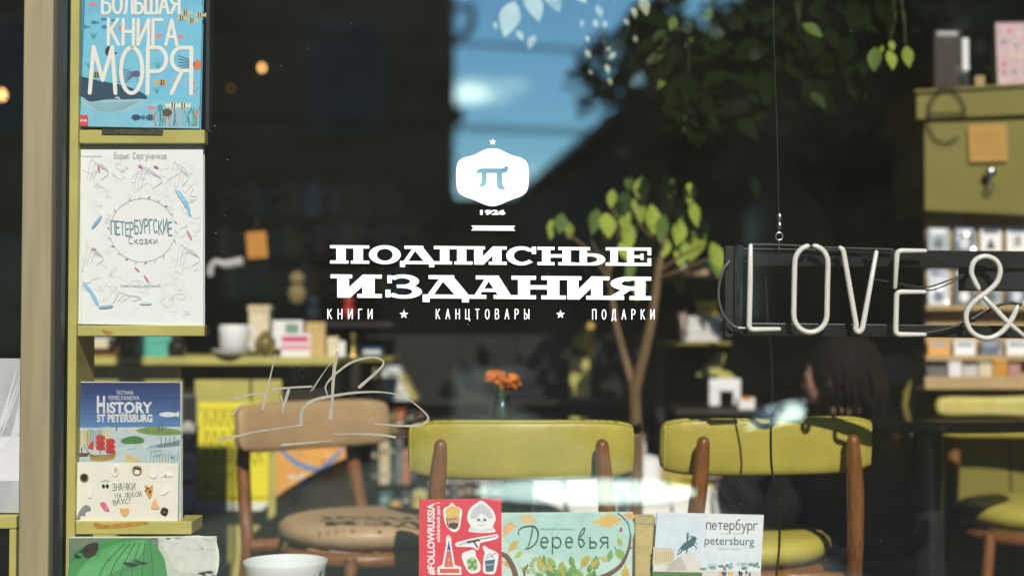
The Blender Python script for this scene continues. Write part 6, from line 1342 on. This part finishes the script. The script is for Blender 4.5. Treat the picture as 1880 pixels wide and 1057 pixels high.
simple('box', 'red and white carton on the pale wall shelf', 'box', (1216, 470, 1262, 494), 1.72, .08, [('box_body', (1220, 474, 1246, 494), 0, .08, red), ('box_end', (1246, 468, 1262, 494), 0, .08, WHITE)])
simple('parcel', 'round edged kraft parcel on the pale wall shelf', 'parcel', (1275, 476, 1330, 494), 1.74, .1, [('parcel_body', (1278, 478, 1326, 494), 0, .1, KRAFT), ('string', (1298, 477, 1302, 494), -.001, .102, WHITE)])
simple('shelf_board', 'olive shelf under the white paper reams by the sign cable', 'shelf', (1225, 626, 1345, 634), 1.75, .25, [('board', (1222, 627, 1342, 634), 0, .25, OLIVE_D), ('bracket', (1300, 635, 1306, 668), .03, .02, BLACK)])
flat_stack('on the olive shelf by the sign cable', 'paper reams on the olive shelf', 1.78, 626, 1262, 1324, (9, 9, 9, 10, 9), (WHITE, gm, WHITE))
simple('box', 'yellow carton standing on the paper reams', 'box', (1284, 552, 1318, 579), 1.82, .08, [('box_body', (1284, 558, 1318, 579.5), 0, .08, mat('yellow_carton', S(196, 172, 70, .8), .6)), ('lid', (1282, 552, 1320, 558), -.002, .084, yc)])
simple('box', 'dusty pink folder standing beside the paper reams', 'folder', (1246, 566, 1260, 626), 1.8, .14, [('cover', (1246, 566, 1251, 626), 0, .14, mat('dusty_pink', S(180, 130, 120, .7), .6)), ('cover', (1256, 568, 1260, 626), 0, .14, mat('dusty_pink', S(180, 130, 120, .7), .6)), ('page_block', (1251.3, 570, 1255.7, 626), .003, .13, PAGES)])
simple('sign_stand', 'white arch shaped card stand left of the dark haired person', 'stand', (1302, 695, 1360, 745), 1.7, .03, [('top_bar', (1302, 695, 1360, 718), 0, .02, WHITE), ('post', (1302, 718.3, 1322, 745), 0, .02, WHITE), ('post', (1346, 718.3, 1360, 745), 0, .02, WHITE)])
simple('paper_cup', 'white tub with an orange label beside the arch shaped stand', 'tub', (1356, 728, 1386, 752), 1.62, .05, [('tub_body', (1356, 730, 1386, 752), 0, .05, WHITE), ('paper_label', (1362, 729, 1380, 735), -.001, .052, orange)])
for i, (p, lab) in enumerate((([(1278, 690), (1322, 642), (1332, 652), (1322, 684), (1300, 692)], 'tilted olive board leaning on the dim shelf over the stand'), ([(1318, 678), (1342, 684), (1352, 696), (1316, 696)], 'low olive wedge below the tilted olive board'))):
    Y = 1.85; t = thing('display_board', lab, 'board', P(p[0][0], p[0][1], Y)); mb = MB(); mb.prism([P(x, y, Y) for x, y in p], Vector((0, .02, 0)), OLIVE); mb.build('panel', t, bevel=.002); mb = MB(); mb.prism([P(x, y + 1, Y + .025) for x, y in (p[0], p[1], p[2])], Vector((0, .02, 0)), BLACK); mb.build('prop', t)
simple('shelf_board', 'dim counter edge carrying the arch stand and tub', 'shelf', (1270, 746, 1470, 756), 1.6, .3, [('board', (1240, 752.5, 1440, 762), 0, .35, DARKWOOD), ('bracket', (1300, 763, 1306, 800), .03, .02, BLACK)])
flat_stack('behind the person beside the card rack', 'white books behind the person', 2.0, 704, 1630, 1680, (17, 18, 16), (WHITE, gm, WHITE))
simple('shelf_board', 'dark shelf under the white books behind the person', 'shelf', (1620, 705, 1690, 712), 1.98, .3, [('board', (1600, 704.6, 1690, 712), 0, .3, DARKWOOD), ('bracket', (1660, 713, 1666, 760), .03, .02, BLACK)])

# ------------------------------------------------------------------ cabinet, card rack and wall on the other side
def cabinet():
    Y = 1.42; t = thing('wall_cabinet', 'olive wall cabinet above the card rack, a paper note on its door', 'cabinet', (P(1790, 0, Y).x, Y, P(0, 386, Y).z))
    s = lambda x: 0
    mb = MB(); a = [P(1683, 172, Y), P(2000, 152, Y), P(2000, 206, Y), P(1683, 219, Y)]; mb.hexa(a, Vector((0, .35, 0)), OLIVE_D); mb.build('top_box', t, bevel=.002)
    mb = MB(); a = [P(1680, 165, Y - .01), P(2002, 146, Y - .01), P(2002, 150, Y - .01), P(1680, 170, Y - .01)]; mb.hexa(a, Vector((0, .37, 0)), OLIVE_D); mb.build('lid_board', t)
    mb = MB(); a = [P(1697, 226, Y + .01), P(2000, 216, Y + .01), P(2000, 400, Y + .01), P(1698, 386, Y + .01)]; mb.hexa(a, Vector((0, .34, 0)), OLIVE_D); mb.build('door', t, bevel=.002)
    mb = MB(); c = P(1815, 320, Y); mb.ball(c + Vector((0, -.02, .004)), (.016, .012, .016), STEEL, 12, 8); mb.tube([c + Vector((0, .005, .004)), c + Vector((0, -.02, .004))], .006, STEEL, 8); mb.tube([c + Vector((0, -.012, -.01)), c + Vector((0, -.012, -.034))], .004, STEEL, 6); mb.tube([c + Vector((.012*math.cos(R(a_)), -.012, -.038 + .01*math.sin(R(a_)))) for a_ in range(0, 360, 30)], .003, STEEL, 6, closed=True); mb.build('key_and_knob', t, smooth=60)
    pl = Plane(1813, 300, Y - .0005); mb = MB(); q = [pl.at(x, y) for x, y in ((1777, 230), (1848, 227), (1850, 296), (1780, 298))]
    n = thing('paper_note', 'square kraft paper note stuck on the olive cabinet door', 'note', q[3]); mb.hexa(q, pl.n*.0006, mat('kraft_note', S(206, 160, 84, .8), .8, var=.08, vs=60)); mb.build('sheet', n)
    A = Art(pl, .0012); 
    for k in range(8): A.line([(1786, 240 + k*6.5), (1840, 239 + k*6.5)], .7, ink(176, 134, 66))
    A.build('writing_lines', n)
cabinet()
simple('book', 'dark book with pale scribbled title on the olive cabinet', 'book', (1716, 52, 1772, 162), 1.46, .03, [('cover', (1716, 55, 1766, 161), 0, .004, mat('dark_brown_cover', S(58, 44, 38, .7), .6, var=.3)), ('page_block', (1718, 57, 1765, 160), .0045, .022, PAGES), ('title_band', (1720, 58, 1758, 66), -.0012, .001, mat('dim_white', (.4, .4, .38), .6, var=.6, vs=150))])
simple('pen', 'white and dark felt pen upright beside the dark book', 'pen', (1766, 70, 1780, 162), 1.45, .012, [('barrel', (1767, 70, 1779, 130), 0, .014, WHITE), ('cap', (1766, 130.5, 1780, 161), -.001, .016, BLACK)])
simple('wood_block', 'little tan wood block on the olive cabinet', 'block', (1791, 139, 1808, 159), 1.45, .03, [('block_body', (1791, 139, 1808, 159), 0, .03, KRAFT), ('groove', (1798, 138.6, 1800, 159), -.0008, .01, TEAK)])
t = flat_book('book', 'pink book with small red and blue motifs on the olive cabinet', 'book', [(1828, 42), (1930, 40), (1930, 153), (1832, 156)], Plane(1860, 155, 1.46, .06), .03, mat('pink_cover', S(222, 190, 192, .8), .6))
A = Art(Plane(1860, 155, 1.46, .06))
for x, y, c in ((1853, 57, (200, 70, 90)), (1842, 78, (70, 120, 160)), (1866, 84, (90, 150, 150)), (1844, 118, (190, 60, 70)), (1862, 132, (40, 120, 140)), (1843, 134, (160, 110, 130)), (1873, 104, (226, 214, 150)), (1870, 62, (226, 214, 190)), (1858, 100, (226, 220, 160))): A.ell(x, y, 4, 4, ink(*c), 0, 8)
A.build('cover_print', t)
def card_rack():
    Y = 1.50; t = thing('card_rack', 'kraft card rack with pockets of gift cards under the cabinet', 'card rack', (P(1790, 0, Y).x, Y, P(0, 714, Y).z))
    mb = MB(); a = [P(1699, 388, Y), P(2010, 394, Y), P(2010, 718, Y), P(1700, 714, Y)]; mb.hexa(a, Vector((0, .02, 0)), KRAFT); mb.build('back_board', t)
    rows = ((463, 10), (560, 9), (652, 10)); cols = [1704 + 48*i for i in range(7)]
    for y, h in rows:
        mb = MB(); pbox(mb, 1700, y, 2008, y + h, Y - .05, .048, KRAFT); mb.build('pocket_shelf', t, bevel=.001)
    mb = MB(); pbox(mb, 1698, 691, 2008, 714, Y - .10, .008, KRAFT); pbox(mb, 1698, 712, 2008, 716, Y - .0915, .09, KRAFT); mb.build('front_tray', t, bevel=.001)
    cw = [WHITE, mat('slate_card', S(60, 70, 76, .7), .4), mat('steel_card', S(150, 166, 172, .8), .35), mat('amber_card', S(226, 160, 50, .9), .5)]
    seq = [(2, 0), (1, 0), (0, 1), (0, 0), (1, 2), (0, 1), (2, 0), (0, 1), (1, 0), (2, 1), (1, 0), (0, 2), (0, 0), (2, 1), (3, 2), (0, 0), (1, 2), (0, 0), (2, 1), (0, 0), (1, 0)]
    words_ = ['first', 'second', 'third', 'fourth', 'fifth', 'sixth', 'seventh']; rows_ = ['top', 'middle', 'bottom']; desc = ['white', 'dark slate', 'steel grey', 'amber']
    for r_, (y, h) in enumerate(rows):
        for k, x in enumerate(cols):
            if x > 1895: break
            a, b = seq[r_*7 + k]; top = y - (46 if r_ == 0 else (66 if r_ == 1 else 28)); w = 38
            c = thing('gift_card', '%s card, %s pocket in the %s row of the kraft rack' % (desc[a], words_[k], rows_[r_]), 'gift card', P(x + 18, y, Y - .03), 'gift cards on the kraft rack')
            p = Plane(x + 18, y - .5, Y - .025, .22); q = [p.at(x, top), p.at(x + w, top), p.at(x + w, y - .5), p.at(x, y - .5)]
            mb = MB(); mb.hexa(q, -p.n*.003, cw[a]); mb.build('card_sheet', c)
            A = Art(p)
            A.poly([(x + 5, top + 4), (x + w - 5, top + 4), (x + w - 5, top + 12), (x + 5, top + 12)], cw[b] if b != a else cw[2])
            if (r_, k) == (0, 2): A.poly([(x + 10, y - 6), (x + 19, y - 28), (x + 28, y - 6)], ink(40, 44, 46))
            elif (r_, k) == (0, 3): A.latin('$', x + 12, y - 7, 22, ink(90, 80, 50), bold=.03)
            elif r_ < 2: A.ell(x + 19, y - 16, 9, 10, cw[1] if a != 1 else cw[0])
            A.build('print', c)
            if (r_ + k) % 3 == 1:
                mb = MB(); mb.hexa([v + p.n*.004 for v in q], p.n*.0006, PLASTIC); mb.build('plastic_film', c)
    rr = random.Random(3); x = 1702
    for i, (w, h, m, lab) in enumerate(((40, 18, mat('grey_erasers', S(130, 128, 122, .7), .7, var=.5, vs=120), 'grey speckled box in the kraft tray'), (26, 26, WHITE, 'white small box next to the grey one in the tray'), (30, 20, mat('patterned', S(220, 210, 206, .85), .6, var=.5, vs=200), 'patterned white tin in the kraft tray'), (26, 24, cream, 'cream small carton in the kraft tray'), (28, 30, mat('ochre_tin', S(216, 158, 60, .85), .5, var=.2), 'ochre tin in the kraft tray'), (24, 22, mat('rosy_tin', S(206, 150, 140, .8), .5), 'rosy tin at the frame edge of the tray'))):
        simple('tin', lab, 'tin', (x, 691 - h, x + w, 711), Y - .07, .05, [('tin_body', (x, 694 - h, x + w - 2, 711), 0, .05, m), ('lid', (x - .5, 690 - h, x + w - 1.5, 694 - h), -.001, .052, m)], 'small tins in the rack tray'); x += w
card_rack()
def wall_unit():
    Y = 1.56; t = thing('wall_panelling', 'olive panelled wall behind the table column and card rack', 'wall', (P(1770, 0, Y).x, Y, 0))
    for x0, x1 in ((1652, 1664), (1680, 1845), (1848, 2020), (2023, 2200)):
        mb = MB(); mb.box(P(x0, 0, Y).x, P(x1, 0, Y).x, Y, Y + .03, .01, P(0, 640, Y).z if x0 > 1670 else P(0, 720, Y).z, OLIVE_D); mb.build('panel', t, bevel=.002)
    mb = MB(); mb.box(P(1665, 0, Y).x, P(1679, 0, Y).x, Y + .01, Y + .03, .01, P(0, 720, Y).z, mat('grey_post', S(150, 148, 120, .7), .5)); mb.build('post', t)
    mb = MB(); a = [P(1656, 760, Y - .01), P(1660, 720, Y - .01), P(1690, 660, Y - .01), P(1704, 640, Y - .01), P(1704, 690, Y - .01), P(1684, 740, Y - .01), P(1684, 760, Y - .01)]; mb.prism(a, Vector((0, .008, 0)), OLIVE_D); mb.build('slanted_end', t)
wall_unit()
# ------------------------------------------------------------------ bulbs and small hanging things
def bulb(label, px, py, Y, r, strength):
    c = P(px, py, Y); s = scale(Y); t = thing('pendant_bulb', label, 'lamp', c); rr = r/s
    em = mat('filament_%d' % int(px), (1, .6, .25), .3, var=0); b = em.node_tree.nodes['Principled BSDF']; b.inputs['Emission Color'].default_value = (1, .52, .16, 1); b.inputs['Emission Strength'].default_value = strength
    mb = MB(); mb.lathe([(0, -rr*1.2), (rr*.7, -rr*.9), (rr, -.1*rr), (rr*.8, rr*.7), (rr*.4, rr*1.3), (0, rr*1.35)], c, em, 16); mb.build('bulb', t, smooth=60)
    mb = MB(); mb.lathe([(rr*.5, rr*1.36), (rr*.5, rr*2.6), (0, rr*2.6)], c, BLACK, 12); mb.tube([c + Vector((0, 0, rr*2.5)), Vector((c.x, c.y, 3.298))], .002, BLACK, 6); mb.build('cord_and_socket', t)
bulb('small amber bulb glowing in the dark high over the counter', 481, 125, 4.2, 4.6, 2.6)
bulb('amber bulb glowing by the frame edge beyond the tan mullion', 3, 175, 4.0, 7.0, 2.8)
bulb('tiny far glowing bulb standing in for a dust glint on the glass', 424, 163, 5.6, 1.6, .8)  # glowing stand-in for a dust glint, no lamp hangs here
t, A = poster('price_tag', 'hanging orange kraft tag in the dark above the counter', [(451, 427), (488, 424), (492, 472), (455, 475)], 1.9, mat('kraft_tag', S(210, 142, 54, .8), .7, var=.1))
A.line([(470, 425), (472, 400)], 1, ink(90, 70, 40)); A.build('string', t)
t = thing('shelf_lamp', 'bent white shelf lamp in the dark above the white mug', 'lamp', P(386, 505, 1.8))
mb = MB(); mb.tube(catmull([P(386, 506, 1.8), P(387, 492, 1.8), P(396, 481, 1.8), P(412, 486, 1.8)], 5), 6/scale(1.8), mat('lamp_white', (.5, .5, .48), .4), 10); mb.build('arm', t, smooth=60)
mb = MB(); mb.tube([P(412, 486, 1.8), P(446, 480, 1.8)], [8/scale(1.8), 9/scale(1.8)], mat('lamp_white', (.5, .5, .48), .4), 12); mb.build('lamp_head', t, smooth=50)

# ------------------------------------------------------------------ dim bookcase far back in the shop
shelf_unit('dim tall bookcase far back in the dark shop', 380, 830, 3.7, (395, 470, 545))
cn = [k for k in NAMES if k not in ('white', 'cream')]; rr = random.Random(17)
for y, nm in ((394.5, 'on the upper far shelf'), (469.5, 'on the middle far shelf'), (544.5, 'on the lower far shelf')):
    it = []; last = ''
    for k in range(18):
        c = rr.choice([n_ for n_ in cn if n_ != last]); last = c; it.append((c, rr.uniform(14, 26), rr.uniform(40, 62), 0))
    spines(nm, 'dim books on the far bookcase', 3.7, y, it, 400)
